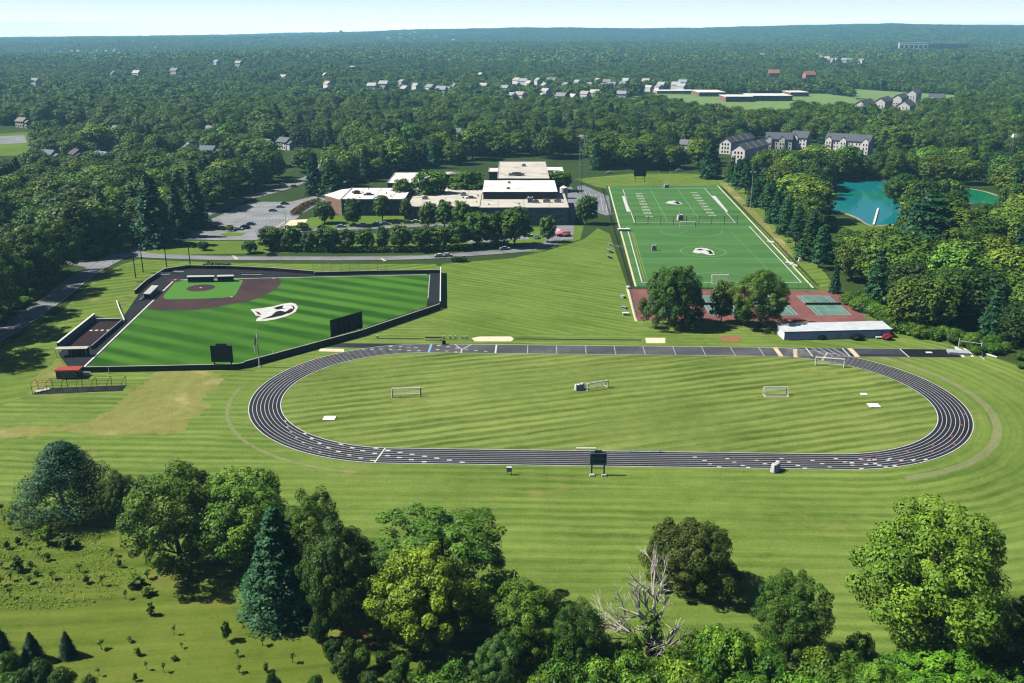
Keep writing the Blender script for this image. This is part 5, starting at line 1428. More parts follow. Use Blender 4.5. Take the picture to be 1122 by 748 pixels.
def crown_pine(seed, H, Rr, base=.1, nc=46, per=60, leaf=.45, mat=None, name='pine_crown'):
    rng = np.random.default_rng(seed); t = np.sort(rng.random(nc) ** .8); az = np.arange(nc) * 2.4 + rng.random(nc)
    rad = Rr * (1.02 - t ** 1.7) * (.5 + .5 * rng.random(nc)) * .82
    C = np.stack([np.cos(az) * rad, np.sin(az) * rad, H * (base + .06 + (1 - base) * .92 * t)], 1)
    rc = Rr * (.34 - .14 * t)
    P, Nn, v = clumps(C, rc, per, rng, np.array([0, 0, H * .4]), .42)
    return leaf_mesh(name, P, Nn, v - .05, leaf, rng, mat or M['needle']), C
def trunk_mesh(H, Rr, C, seed, r0, top=.75):
    rng = np.random.default_rng(seed); m = MB(); x = y = 0.0; seg = 5; pts = []
    for k in range(seg + 1):
        t = k / seg; pts.append((x, y, -.3 + (H * top + .3) * t)); x += rng.normal() * .012 * H; y += rng.normal() * .012 * H
    for k in range(seg): m.bar(pts[k], pts[k + 1], r0 * (1 - .8 * k / seg), r0 * (1 - .8 * (k + 1) / seg), 8)
    if C is not None:
        for c in C[rng.permutation(len(C))[:9]]:
            k = min(seg - 1, max(1, int(c[2] / (H * top) * seg * .7))); p = Vector(pts[k]); q = Vector(c)
            mid = p.lerp(q, .5) + Vector((0, 0, -.03 * H)); m.bar(p, mid, r0 * .38, r0 * .26, 6); m.bar(mid, q, r0 * .26, r0 * .08, 5)
    o = m.build('trunk_source', M['bark']); me = o.data; bpy.data.objects.remove(o); return me
PROTO = {}
def proto(key, cm, H, Rr, C, seed, r0, top=.75):
    PROTO[key] = (cm, trunk_mesh(H, Rr, C, seed, r0, top), H, Rr)
# near set: fine leaves
NB, NBU = [], []
for k in range(7):
    cm, C = crown_broad(100 + k, 18, 8.5, (.08, .1, .05, .12, .06, .1, .08)[k], 150, 300, .16, wide=(.0, .12, .2, -.05, .15, .05, .1)[k], rcf=(.1, .2)); proto('nb%d' % k, cm, 18, 8.5, C, k, .45); NB.append('nb%d' % k)
for k in range(2):
    cm, C = crown_spruce(200 + k, 22, 5.2, .04, 32, 150, .17, full=.75); proto('ns%d' % k, cm, 22, 5.2, None, k, .35, .93)
cm, C = crown_pine(210, 17, 9.0, .05, 110, 420, .15); proto('np0', cm, 17, 9.0, C, 3, .4, .85)
for k in range(4):
    cm, C = crown_broad(300 + k, 5, 3.4, .0, 50, 170, .15, wide=.18, name='bush_crown', rcf=(.2, .36)); PROTO['bu%d' % k] = (cm, None, 5, 3.4)
# middle set
MBK, MSK, MPK = [], [], []
for k in range(8):
    cm, C = crown_broad(400 + k, 16, 6.5, .1, 95, 70, .36, wide=(.0, .15, .1, .2, -.05, .1, .05, .2)[k]); proto('mb%d' % k, cm, 16, 6.5, C, 20 + k, .35); MBK.append('mb%d' % k)
for k in range(3):
    cm, C = crown_spruce(500 + k, 18, 4.4, .04, 19, 34, .42, full=.8); proto('ms%d' % k, cm, 18, 4.4, None, 30 + k, .3, .93); MSK.append('ms%d' % k)
for k in range(2):
    cm, C = crown_pine(520 + k, 18, 6.0, .08, 54, 90, .38); proto('mp%d' % k, cm, 18, 6.0, C, 40 + k, .3, .85); MPK.append('mp%d' % k)
for k in range(3):      # neat round street trees
    cm, C = crown_broad(540 + k, 9, 3.4, .1, 60, 90, .24, wide=.12); proto('mr%d' % k, cm, 9, 3.4, C, 50 + k, .18)
# sapling
for k in range(3):
    cm, C = crown_broad(560 + k, 2.6, .55, (.45, .3, .55)[k], 6, 26, .13, rcf=(.3, .6)); proto('sap%d' % k, cm, 2.6, .55, None, 60 + k, .07, .9)

TREE_XY = []
def tree(key, x, y, H, Wd, label, cat='tree', group=None, tint=(1, 1, 1), rz=None, name=None):
    cm, tm, h0, r0 = PROTO[key]
    nm = name or ('conifer_tree' if key[1] in 'sp' and not key.startswith('sap') else 'broadleaf_tree')
    r = empty(nm, (x, y, 0), random.random() * 6.28 if rz is None else rz, label, cat, group)
    sx = Wd / 2 / r0; r.scale = (sx, sx, H / h0)
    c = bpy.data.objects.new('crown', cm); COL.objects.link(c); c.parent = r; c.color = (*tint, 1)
    t = bpy.data.objects.new('trunk', tm); COL.objects.link(t); t.parent = r
    TREE_XY.append((x, y, Wd / 2))
    return r
def bush(key, x, y, H, Wd, label, group=None, tint=(1, 1, 1), name='bush'):
    cm, _, h0, r0 = PROTO[key]
    o = bpy.data.objects.new(name, cm); COL.objects.link(o); o.location = (x, y, -.1); o.rotation_euler.z = random.random() * 6.28
    sx = Wd / 2 / r0; o.scale = (sx, sx, H / h0); o.color = (*tint, 1)
    return tag(o, label, 'bush', group)
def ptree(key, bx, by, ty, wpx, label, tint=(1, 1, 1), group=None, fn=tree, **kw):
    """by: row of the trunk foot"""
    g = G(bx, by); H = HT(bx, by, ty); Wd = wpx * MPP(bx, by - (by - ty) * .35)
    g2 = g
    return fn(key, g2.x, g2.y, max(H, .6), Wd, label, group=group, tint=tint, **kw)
# ---- foreground trees, one by one
ptree('np0', 76, 565, 487, 112, 'blue green pine with layered branches, leftmost big tree in front', (1.0, 1.15, 1.25))
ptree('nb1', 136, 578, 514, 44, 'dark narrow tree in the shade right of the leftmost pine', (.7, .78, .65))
ptree('nb2', 199, 622, 504, 112, 'dark broad tree third from left in the foreground row', (.9, 1.02, .82))
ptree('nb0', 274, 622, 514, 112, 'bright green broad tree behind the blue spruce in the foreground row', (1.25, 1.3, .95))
ptree('ns0', 308, 672, 553, 86, 'tall blue green spruce at the lawn edge of the foreground row', (1.35, 1.6, 1.4))
ptree('nb3', 346, 640, 540, 70, 'dark green tree right behind the spruce', (.95, 1.02, .78))
ptree('nb4', 374, 690, 566, 88, 'dark tree right of the spruce, in front of its darker neighbour', (1.0, 1.12, .78))
ptree('nb5', 486, 668, 563, 150, 'widest dark green tree behind the yellow green one in the foreground', (.95, 1.08, .8))
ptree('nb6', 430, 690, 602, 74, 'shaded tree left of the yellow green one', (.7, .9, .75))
ptree('nb6', 466, 714, 598, 118, 'yellow green tree in the middle of the foreground row', (1.75, 1.55, .75))
ptree('nb2', 576, 722, 634, 86, 'mid green tree right of the yellow green one', (1.2, 1.25, .85))
ptree('nb3', 632, 742, 662, 62, 'small green tree left of the dead tree', (.9, 1.0, .8))
ptree('nb1', 548, 768, 694, 66, 'grey green leafy tree at the bottom edge below the mid green one', (1.1, 1.3, 1.5))
cm, C = crown_broad(150, 12, 8.5, .0, 190, 230, .17, wide=.3, rcf=(.1, .19), surf=.85); proto('nd0', cm, 12, 8.5, C, 9, .45)
ptree('nd0', 756, 641, 572, 100, 'rounded olive brown tree standing alone on the lawn', (1.12, .82, .55))
ptree('nb0', 1010, 716, 552, 166, 'largest bright green tree, at right in the foreground', (1.2, 1.32, .85))
ptree('nb5', 863, 724, 630, 82, 'medium green tree left of the largest tree', (1.05, 1.2, .8))
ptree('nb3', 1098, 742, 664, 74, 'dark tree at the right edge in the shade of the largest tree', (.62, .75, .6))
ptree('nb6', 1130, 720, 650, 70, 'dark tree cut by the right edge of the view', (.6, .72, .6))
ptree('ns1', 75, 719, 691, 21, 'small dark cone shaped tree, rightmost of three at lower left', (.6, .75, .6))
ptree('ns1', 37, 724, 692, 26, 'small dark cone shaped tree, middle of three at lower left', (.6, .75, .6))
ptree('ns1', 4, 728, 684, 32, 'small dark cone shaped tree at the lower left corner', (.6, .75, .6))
# dead tree: bare pale limbs and a broken trunk with ivy
g = G(712, 716); r = empty('dead_tree', g, 0, 'bare dead tree with pale forked limbs in front of the olive brown tree', 'tree')
rng = np.random.default_rng(5); m = MB(); Ht = HT(712, 716, 612)
def twig(m, p, d, L, rad, dep):
    q = p + d * L; mid = p.lerp(q, .5) + Vector(rng.normal(size=3)) * L * .06
    m.bar(p, mid, rad, rad * .8, 6); m.bar(mid, q, rad * .8, rad * .55, 6)
    if dep:
        for _ in range(3 if dep > 1 else 4): twig(m, p.lerp(q, .45 + .55 * rng.random()), (d + Vector(rng.normal(size=3)) * .42 + Vector((0, 0, .12))).normalized(), L * (.45 + .2 * rng.random()), rad * .5, dep - 1)
m.bar((0, 0, -.3), (0, 0, 5.5), .75, .5, 10); m.build('trunk', M['bark'], r)
for dv, L in (((-.55, .2, .8), 8.5), ((-.25, -.1, 1), 9.5), ((.02, .1, 1), 10.5), ((.2, .15, 1), 9.5), ((-.8, .0, .5), 8.0), ((.45, -.1, .8), 4.5)):
    m = MB(); twig(m, Vector((0, 0, 5.0)), Vector(dv).normalized(), L * .72, .24, 3); m.build('limb', M['deadwood'], r)
P = rng.normal(size=(900, 3)) * np.array([.75, .75, 1.9]) + np.array([0, 0, 4.0]); me = leaf_mesh('ivy', P, nrm(P - np.array([0, 0, 4.])) + np.array([0, 0, .3]), rng.random(900), .28, rng, M['leaf'])
o = bpy.data.objects.new('ivy', me); COL.objects.link(o); o.parent = r; o.color = (.7, .8, .6, 1)
g = G(730, 722); m = MB()
for k in range(22):
    a = rng.random() * 6.28; d = Vector((math.cos(a), math.sin(a) * .7, .25 + .8 * rng.random())); twig(m, Vector((0, 0, 1.6)), d.normalized(), 2.4 + 2 * rng.random(), .11, 1)
o = m.build('root_plate', M['deadwood']); o.location = g; tag(o, 'pale splayed dead branches lying right of the dead tree', 'deadwood')
g = G(693, 700); m = MB()
for k in range(8):
    d = Vector((-1 + .5 * rng.normal(), .3 * rng.normal(), .35 + .3 * rng.random())); twig(m, Vector((0, 0, .8)), d.normalized(), 4 + 2 * rng.random(), .12, 2)
o = m.build('fallen_branches', M['deadwood']); o.location = g; tag(o, 'tangle of fallen grey branches left of the dead tree', 'deadwood')
for px, by, ty, w, lab in [(30, 322, 243, 74, 'tall spreading tree at the left roadside, nearest the side road'), (-6, 345, 256, 80, 'tall spreading tree at the left roadside whose crown meets the picture edge'), (-30, 368, 262, 84, 'tall roadside tree mostly outside the left edge, upper one'), (64, 302, 238, 60, 'tall tree at the corner of the side road and the left road'), (-68, 395, 276, 92, 'tall roadside tree mostly outside the left edge, lower one')]:
    ptree('nb%d' % (abs(px) % 7), px, by, ty, w, lab, (.85, .95, .7))
# ---- thicket along the bottom edge
rng = np.random.default_rng(11)
TH = [(1040, 775, 724, 150, (1.15, 1.3, .7)), (960, 778, 730, 80, (1.0, 1.1, .7)), (905, 772, 722, 70, (.95, 1.1, .7)), (1105, 790, 738, 80, (.8, .95, .6)), (880, 790, 742, 70, (1.1, 1.2, .7)), (840, 760, 712, 60, (.9, 1.05, .7)), (800, 755, 690, 66, (1.05, 1.15, .7)), (775, 765, 712, 50, (1.0, 1.15, .65)), (745, 775, 722, 56, (1.15, 1.2, .7)), (720, 770, 728, 60, (.9, 1.0, .7)), (690, 765, 712, 56, (.8, .95, .65)), (655, 772, 722, 64, (.95, 1.05, .7)), (612, 778, 722, 60, (.75, .9, .65)), (590, 785, 735, 54, (1.0, 1.1, .7)), (640, 790, 740, 70, (1.1, 1.15, .7)), (700, 795, 744, 70, (1.1, 1.2, .7)), (760, 792, 738, 60, (1.2, 1.2, .7)), (820, 790, 738, 66, (1.0, 1.1, .7)), (520, 790, 742, 70, (.8, .95, .7)), (500, 768, 722, 44, (.8, .95, .7)), (480, 782, 738, 60, (.9, 1.0, .7)), (670, 745, 700, 40, (.85, .95, .7)), (835, 742, 700, 44, (1.05, 1.15, .7)), (930, 748, 712, 44, (1.0, 1.1, .7)), (895, 752, 706, 40, (1.1, 1.15, .7)), (940, 735, 690, 36, (.85, 1.0, .7)), (780, 735, 682, 46, (1.1, 1.15, .7)), (810, 728, 690, 40, (1.1, 1.2, .65)), (985, 748, 716, 50, (.9, 1.05, .7)), (1075, 752, 712, 50, (.7, .85, .6)), (738, 745, 705, 40, (.9, 1.0, .65)), (1010, 800, 752, 100, (1.1, 1.25, .7)), (570, 765, 718, 40, (.7, .85, .6)), (620, 758, 700, 46, (.8, .95, .65)), (925, 800, 752, 80, (1.0, 1.15, .7)), (690, 738, 694, 30, (1.0, .95, .7)), (760, 724, 690, 34, (1.0, 1.1, .65))]
cm, C = crown_broad(390, 5, 3.4, .0, 130, 260, .07, wide=.18, name='bush_crown', rcf=(.1, .2)); PROTO['bub'] = (cm, None, 5, 3.4)
for k, (bx, by, ty, w, t) in enumerate(TH):
    t = tuple(q * 1.25 for q in t)
    lab = 'broad bright green bush at the bottom edge under the largest tree' if k == 0 else 'leafy green bush in the thicket along the bottom edge'
    ptree('bub' if w > 75 else 'bu%d' % (k % 4), bx, by, ty, w, lab, t, 'bushes in the thicket along the bottom edge', bush)
for k, (bx, by, ty, w) in enumerate([(350, 703, 673, 25), (366, 722, 699, 26), (384, 716, 698, 18), (378, 742, 712, 34), (398, 735, 708, 22), (420, 730, 712, 18), (440, 740, 716, 24), (452, 722, 708, 14), (405, 752, 735, 24), (430, 756, 738, 28), (458, 752, 730, 22), (300, 762, 735, 16), (346, 765, 738, 20), (464, 742, 722, 18), (12, 745, 712, 26), (45, 752, 722, 34), (70, 758, 730, 30), (20, 762, 735, 40), (100, 762, 738, 22)]):
    ptree('bu%d' % (k % 4), bx, by, ty, w, 'small dark bush at the lower left corner by the cone shaped trees' if bx < 120 else ('small rounded bush standing alone in front of the spruce' if k == 0 else 'small bush on the orchard edge below the foreground row'), (.8, .95, .65), 'bushes on the orchard edge', bush)
# ---- orchard saplings
for k in range(2):
    cm, C = crown_broad(580 + k, 3.0, 1.3, .0, 15, 70, .17, wide=(.2, -.2)[k], rcf=(.22, .55)); PROTO['sh%d' % k] = (cm, None, 3.0, 1.3)
ORC = [(8, 60), (55, 75), (120, 85), (45, 120), (75, 180), (100, 110), (160, 225), (80, 300), (45, 330), (5, 350), (125, 270), (215, 325), (120, 340), (200, 245), (40, 400), (325, 295), (355, 340), (420, 350), (460, 230), (490, 275), (605, 320), (515, 405), (605, 390), (415, 610), (530, 580), (565, 635), (715, 550), (745, 605), (715, 655), (972, 640), (1075, 595), (1090, 705), (600, 695), (672, 705), (555, 740), (405, 720), (20, 95), (30, 200), (70, 250), (10, 280), (150, 310), (180, 250), (110, 200), (60, 40)]
for k, (zx, zy) in enumerate(ORC):
    px, py = zx / 3.74, 548 + zy / 3.74
    if k % 3 == 1: ptree('sh0', px, py, py - random.uniform(6, 11), random.uniform(5, 9), 'low leafy shoot clump among the orchard saplings at lower left', (1.0, 1.1, .65), 'orchard shoots', bush); continue
    ptree('sap%d' % (int(px * 7) % 3), px, py, py - (random.uniform(8, 13) if k < 24 else random.uniform(6, 11)), random.uniform(6, 11) if k < 24 else random.uniform(5, 8), 'thin young sapling among many in the orchard at lower left', (.9, 1, .7), 'orchard saplings', name='sapling')
for px, py in ((288, 707), (321, 726), (292, 735), (335, 697), (414, 712), (262, 737)): ptree('sap%d' % (int(px * 7) % 3), px, py, py - 11, 8, 'thin young sapling between the orchard bushes left of the yellow green tree', (.9, 1, .7), 'saplings by the orchard bushes', name='sapling')
for k, (zx, zy, h, w, lab) in enumerate([(195, 180, 22, 16, 'larger light green shrub at the top of the orchard'), (275, 195, 17, 14, 'larger dark shrub right of the light green one in the orchard'), (318, 192, 9, 6, 'small dark shrub beside the larger dark one in the orchard'), (555, 352, 13, 18, 'pale yellowish shrub in the middle of the orchard'), (605, 388, 10, 13, 'dark shrub below the pale yellowish one in the orchard'), (620, 470, 15, 8, 'tall thin shrub below the dark shrub in the orchard'), (930, 575, 24, 10, 'slender pale green young tree at the right of the orchard'), (75, 290, 16, 12, 'leaning dark shrub at the left of the orchard')]):
    px, py = zx / 3.74, 548 + zy / 3.74
    ptree('sh%d' % (k % 2), px, py, py - h, w * 1.25, lab, (1.1, 1.1, .7) if 'pale' in lab or 'light' in lab else (.7, .85, .6), 'orchard shrubs', bush)
Pq = [G(*p) for p in [(-40, 556), (40, 560), (105, 588), (150, 625), (120, 660), (60, 668), (-40, 670)]]
rng = np.random.default_rng(91); xs = np.array([p.x for p in Pq]); ys = np.array([p.y for p in Pq]); Q = []
while len(Q) < 6500:
    x, y = rng.uniform(xs.min(), xs.max()), rng.uniform(ys.min(), ys.max())
    if inside([(p.x, p.y) for p in Pq], x, y) and fbm2(x / 4, y / 4, 3) + .8 * rng.normal() > .2: Q.append((x, y, .12 + .22 * rng.random()))
Q = np.array(Q); o = bpy.data.objects.new('tall_grass', leaf_mesh('tall_grass', Q, rng.normal(size=Q.shape) * .45 + np.array([-.35, 0, .9]), .3 + .7 * rng.random(len(Q)), .13, rng, M['leaf'])); COL.objects.link(o); o.color = (2.0, 1.6, 1.0, 1); tag(o, 'rough tall grass between the orchard saplings', 'grass', None, 'stuff')
# ---- rows and single trees round the school and courts
Z6 = lambda x, y: (280 + x / 3.74, 170 + y / 3.74)
for k, (zx, top, bot, w) in enumerate([(65, 295, 388, 86), (147, 292, 388, 74), (220, 318, 390, 64), (295, 295, 392, 76), (372, 308, 390, 74), (450, 303, 390, 66), (522, 295, 388, 50), (595, 292, 390, 72), (678, 296, 388, 82), (752, 290, 386, 76), (825, 275, 385, 80), (905, 240, 375, 100), (980, 235, 372, 100), (1062, 218, 372, 110)]):
    px, by = Z6(zx, bot); ptree('mr%d' % (k % 3), px, by, Z6(0, top)[1] - 1.8, w / 3.74 * 1.32, 'small round tree in the row along the drive below the school, number counted from left' if False else 'neat round tree in the lower row along the drive below the school', (.6, .75, .6), 'lower row of round trees below the school')
for k, (zx, top, bot, w) in enumerate([(710, 188, 300, 66), (775, 182, 305, 70), (845, 182, 310, 74), (912, 225, 330, 70)]):
    px, by = Z6(zx, bot); ptree('mr%d' % (k % 3), px, by, Z6(0, top)[1], w / 3.74 * 1.2, 'taller round tree in the upper row before the school entrance', (.95, 1.1, .72), 'upper row of round trees before the school')
for px, by, ty, w, lab, tn in [(356, 244.5, 220, 24, 'round dark tree before the brick end of the school', (.65, .75, .6)), (387, 247, 216, 24, 'dark tree before the teal wall, left of its twin', (.6, .72, .6)), (419, 242, 213, 22, 'dark tree before the teal wall, right of its twin', (.62, .75, .6)), (445, 240, 216, 14, 'yellow leaved small tree at the school entrance', (1.7, 1.25, .8)), (441, 226, 195, 24, 'olive tree beside the school roofs, left of the bigger one', (1.1, 1.0, .65)), (471, 224, 185, 40, 'large olive green tree in front of the school roofs', (1.0, 1.05, .6)), (512, 217, 186, 46, 'wide yellow green tree against the tall school block', (1.35, 1.3, .6)), (611, 209, 186, 30, 'green tree right behind the tall school block', (.9, 1.1, .7)), (600, 265, 236, 19, 'narrow green tree at the school corner casting a long shadow', (.9, 1.1, .75)), (643, 245, 213, 25, 'round green tree on the slope beside the turf field', (.8, 1.0, .7)), (274, 277, 263, 18, 'pale green small tree beside the drive entrance', (1.25, 1.2, .7)), (223, 274, 264, 13, 'small round dark shrub tree near the parking lot entrance', (.75, .9, .6)), (252, 253, 246, 9, 'little round bush on the parking island', (.9, 1.0, .7)), (331, 252, 243, 14, 'dark round shrub beside the entrance path', (.5, .6, .5))]:
    ptree('mr%d' % (len(lab) % 3), px, by, ty, w, lab, tn)
ptree('nd0', 738, 357, 290, 62, 'dark dense round tree in front of the tennis courts', (.55, .72, .55))
ptree('nb4', 832, 358, 293, 62, 'broad olive green tree in front of the tennis courts', (1.0, 1.05, .65))
ptree('mr0', 790, 353, 306, 26, 'thin leafed tree at the left of the broad olive one by the courts', (1.0, 1.05, .7))
ptree('mr1', 812, 356, 330, 20, 'small tree under the broad olive one by the courts', (.8, .95, .65))
ptree('ms1', 914, 321, 285, 13, 'slim dark upright conifer at the corner of the tennis courts', (.7, .8, .65))
# hedges
def hedge(pts, wd, h, label, tint, n=2600):
    L = smooth_line(Gp(pts), 5); rng = np.random.default_rng(len(L)); Ps = []
    ln = [(L[i + 1] - L[i]).length for i in range(len(L) - 1)]; tot = sum(ln)
    for i in range(len(L) - 1):
        k = max(2, int(n * ln[i] / tot)); t = rng.random(k); d = (L[i + 1] - L[i]).normalized(); w = (rng.random(k) - .5) * wd
        Ps.append(np.stack([L[i].x + (L[i + 1].x - L[i].x) * t - d.y * w, L[i].y + (L[i + 1].y - L[i].y) * t + d.x * w, h * (rng.random(k) ** .6) * (1 - .25 * np.abs(2 * w / wd) ** 3)], 1))
    P = np.concatenate(Ps); Nn = rng.normal(size=P.shape) * .5 + np.array([0, 0, .7]); o0 = P[0].copy(); o0[2] = 0
    o = bpy.data.objects.new('hedge', leaf_mesh('hedge', P - o0, Nn, rng.random(len(P)), .35, rng, M['leaf'])); COL.objects.link(o); o.location = o0; o.color = (*tint, 1)
    tag(o, label, 'hedge')
hedge([(296, 274.5), (360, 275.5), (430, 275.5), (500, 274), (556, 269)], 5.0, 2.3, 'long low hedge tinted dark for the shadows under the lower row of round trees', (.6, .7, .55), 9000)  # leaf strip and its dark tint stand for the dark shadows under the trees
hedge([(322, 236), (330, 229), (340, 224), (350, 221)], 4.5, 2.2, 'curved purple brown hedge at the corner of the parking lot', (1.3, .5, 1.0), 2600)
hedge([(200, 271), (206, 269), (214, 271)], 3, 1.2, 'small reddish flower bed bush by the drive entrance', (1.6, .8, .9), 700)
hedge([(497, 286), (503, 286.5), (510, 286)], 4, 2.0, 'dark low shrub cluster below the lower drive', (.6, .7, .5), 900)
hedge([(972, 362), (990, 365), (1010, 369), (1030, 373)], 4, 2.0, 'bright green scrub edge between the shed and the wood', (1.1, 1.3, .7), 2500)
hedge([(226, 291), (240, 292.5), (252, 293)], 4, 1.5, 'dark scrub behind the curved backstop wall', (.7, .7, .55), 900)
# ---- scrub along the wood edges
rng = np.random.default_rng(77)
def scrub(line, n, label, group, hp=(7, 16)):
    L = smooth_line(line, 6)
    for k in range(n):
        q = L[int(rng.random() * (len(L) - 1))]; px, py = q.x + rng.normal() * 5, q.y + rng.normal() * 2.5
        b_ = .8 + .5 * rng.random(); h = rng.uniform(*hp); ptree('bu%d' % (k % 4), px, py, py - h, h * rng.uniform(1.3, 2.0), label, (b_, b_ * 1.12, .7 * b_), group, bush)
scrub([(930, 330), (960, 347), (990, 360), (1030, 370), (1080, 384), (1125, 402)], 60, 'leafy scrub bush along the foot of the right wood', 'scrub along the right wood')
scrub([(62, 306), (30, 330), (0, 348), (-20, 358)], 16, 'leafy scrub bush along the foot of the left wood by the road', 'scrub along the left wood')
scrub([(84, 284), (120, 277), (160, 263), (190, 258)], 14, 'leafy scrub bush in the shade of the left wood near the lot', 'scrub below the dark conifer')
scrub([(1035, 236), (1070, 240), (1100, 246), (1100, 268), (1050, 266)], 34, 'low bush on the near bank of the right arm of the pond', 'bushes by the pond arm', (8, 17))
scrub([(905, 248), (925, 258), (950, 268), (985, 266), (1000, 258)], 18, 'low bush on the near bank of the pond by the dock', 'bushes by the dock', (6, 11))
scrub([(900, 194), (930, 192), (965, 194), (990, 192)], 18, 'yellow green bush on the far bank of the pond', 'bushes on the far pond bank', (8, 15))
# ---- conifer rows right of the turf field
rng = np.random.default_rng(21)
CB = [(797, 197), (806, 205), (815, 214), (825, 224), (835, 234), (845, 245), (856, 257), (868, 270), (880, 284), (891, 296)]
for row, (ox, oy) in enumerate(((4, 0), (20, 1), (36, 4))):
    for k, (px, py) in enumerate(CB):
        if (row == 2 and k > 4) or (row == 1 and k > 8): continue
        x0, y0 = px + ox + rng.normal() * 1.5, py + oy + rng.normal() * 1.2
        g = G(x0, y0); tree(['ms0', 'ms1', 'mp0', 'ms2', 'mp1'][(k + row * 2) % 5], g.x, g.y, 13.5 + 3.5 * rng.random(), 9.5 + 3 * rng.random(), 'dense mid green conifer in the rows along the right side of the turf field', group='conifers along the turf field', tint=(1.0 + .2 * rng.random(), 1.3 + .2 * rng.random(), .9))
for px, by, ty, w, lab in [(778, 195, 150, 26, 'tall dark conifer at the far right corner of the turf field'), (345, 213, 165, 24, 'tall dark spruce left of the school, leftmost of a pair'), (365, 214, 172, 34, 'broad dark spruce left of the school, rightmost of a pair'), (195, 259, 196, 26, 'blue green spruce beside the parking lot entrance'), (215, 250, 180, 30, 'dark spruce in the shade beside the parking lot'), (170, 268, 188, 46, 'very dark tall conifer at the bend of the left road')]:
    ptree('ms%d' % (len(lab) % 3), px, by, ty, w, lab, (.8, 1.0, .85))
for px, by, ty, w, lab in [(1010, 300, 212, 84, 'large dark pine with layered branches right below the pond'), (988, 228, 188, 46, 'big dark tree standing at the edge of the pond, hiding its middle')]:
    ptree('mp0' if 'pine' in lab else 'mb2', px, by, ty, w, lab, (.8, 1.0, .9))
# ---- woods: jittered scatter
def proj(x, y, z=0.0):
    cp, sp = math.cos(PITCH), math.sin(PITCH); dz = z - CH
    fwd = y * cp - dz * sp; upc = y * sp + dz * cp
    return 561 + F * x / fwd, 374 - F * upc / fwd
def vin(poly, X, Y):
    c = np.zeros(X.shape, bool); j = len(poly) - 1
    for i in range(len(poly)):
        xi, yi = poly[i]; xj, yj = poly[j]
        if yi != yj: c ^= ((yi > Y) != (yj > Y)) & (X < (xj - xi) * (Y - yi) / (yj - yi) + xi)
        j = i
    return c
WOODS = {
 'left': [(-420, 500), (-260, 446), (-160, 410), (-70, 384), (0, 346), (58, 312), (72, 297), (40, 293), (40, 282), (86, 281), (118, 276), (158, 261), (196, 256), (214, 244), (224, 234), (262, 217), (300, 204), (306, 196), (300, 186), (312, 147), (-420, 147)],
 'school': [(312, 147), (322, 186), (342, 196), (350, 208), (382, 207), (430, 191), (470, 186), (545, 172), (640, 174), (650, 186), (690, 187), (790, 186), (800, 147)],
 'right': [(800, 147), (795, 186), (822, 196), (858, 232), (900, 285), (916, 312), (936, 330), (956, 345), (990, 360), (1030, 369), (1085, 383), (1122, 401), (1560, 545), (1560, 147)]}
EXCL = [POND and [(p[0], p[1]) for p in POND], [(903, 198), (968, 196), (968, 215), (975, 236), (990, 240), (1000, 246), (1003, 262), (1000, 284), (962, 290), (926, 280), (912, 240)], [(786, 160), (850, 152), (895, 158), (948, 164), (952, 186), (930, 192), (896, 182), (858, 178), (810, 186), (786, 176)], [(1022, 200), (1105, 206), (1112, 266), (1040, 262)], [(880, 222), (912, 205), (930, 262), (930, 285), (905, 285)],
        FAR_LAWN, FAR_MEADOW, [(660, 112), (690, 118), (760, 128), (832, 141), (864, 134), (942, 128), (940, 120), (672, 108)], [(938, 104), (1050, 106), (1050, 112), (1000, 132), (935, 132)], [(-40, 138), (36, 136), (46, 158), (34, 186), (-40, 186)], [(-40, 188), (38, 187), (44, 206), (34, 216), (-40, 218)],
        [(200, 262), (216, 240), (262, 216), (345, 186), (354, 190), (350, 216), (330, 240), (300, 262)]]
HA = np.array(HOUSES)
def keep(X, Y, near):
    px, py = proj(X, Y)
    ok = np.zeros(X.shape, bool); zone = np.zeros(X.shape, int)
    for i, k in enumerate(('left', 'school', 'right')):
        q = vin(WOODS[k], px, py); zone[q] = i; ok |= q
    ok |= py < 147
    for e in EXCL: ok &= ~vin(e, px, py)
    D = np.hypot(X, Y)
    ux, uy = X / D, Y / D
    ok &= np.array([fbm2(x / 75, y / 75, 7.0) for x, y in zip(X, Y)]) < (.47 if near else .52)
    for hx, hy, cl, hw in HOUSES:
        hd = math.hypot(hx, hy); u, v = hx / hd, hy / hd
        s = hd - (X * u + Y * v); lat = np.abs(-X * v + Y * u)
        ok &= ~((s > -hw - 2) & (s < cl) & (lat < hw + 1.5))
    for tx, ty_, tr in TREE_XY:
        if ty_ > 250: ok &= np.hypot(X - tx, Y - ty_) > tr * .8 + 2
    return ok, zone
def grid(y0, y1, sp, seed):
    rng = np.random.default_rng(seed); n = int(1.5 * y1 / sp) + 12; ny = int((y1 - y0) / sp) + 1
    gx, gy = np.meshgrid(np.arange(n) - n // 2, np.arange(ny)); X = (gx + (gy % 2) * .5) * sp + rng.uniform(-.4, .4, gx.shape) * sp; Y = y0 + gy * sp + rng.uniform(-.4, .4, gx.shape) * sp
    X, Y = X.ravel(), Y.ravel(); q = np.abs(X) < .68 * Y + 60; return X[q], Y[q], rng
X, Y, rng = grid(200, 1150, 13.2, 31)
ok, zone = keep(X, Y, True); X, Y, zone = X[ok], Y[ok], zone[ok]
n = len(X); sz = rng.random(n); con = rng.random(n)
pat = np.array([fbm2(x / 90, y / 90, 2.0) for x, y in zip(X, Y)]); sz = np.clip(.5 + .35 * pat + .5 * (sz - .5) + .5 * (rng.random(n) ** 3), 0, 1.3)
H = 10.5 + 10.5 * sz; Wd = (11 + 12.5 * np.clip(sz, 0, 1)) * (.85 + .35 * rng.random(n))
isc = con < np.where(zone == 1, .3, .12)
px, py = proj(X, Y); inview = (px > -60) & (px < 1180)
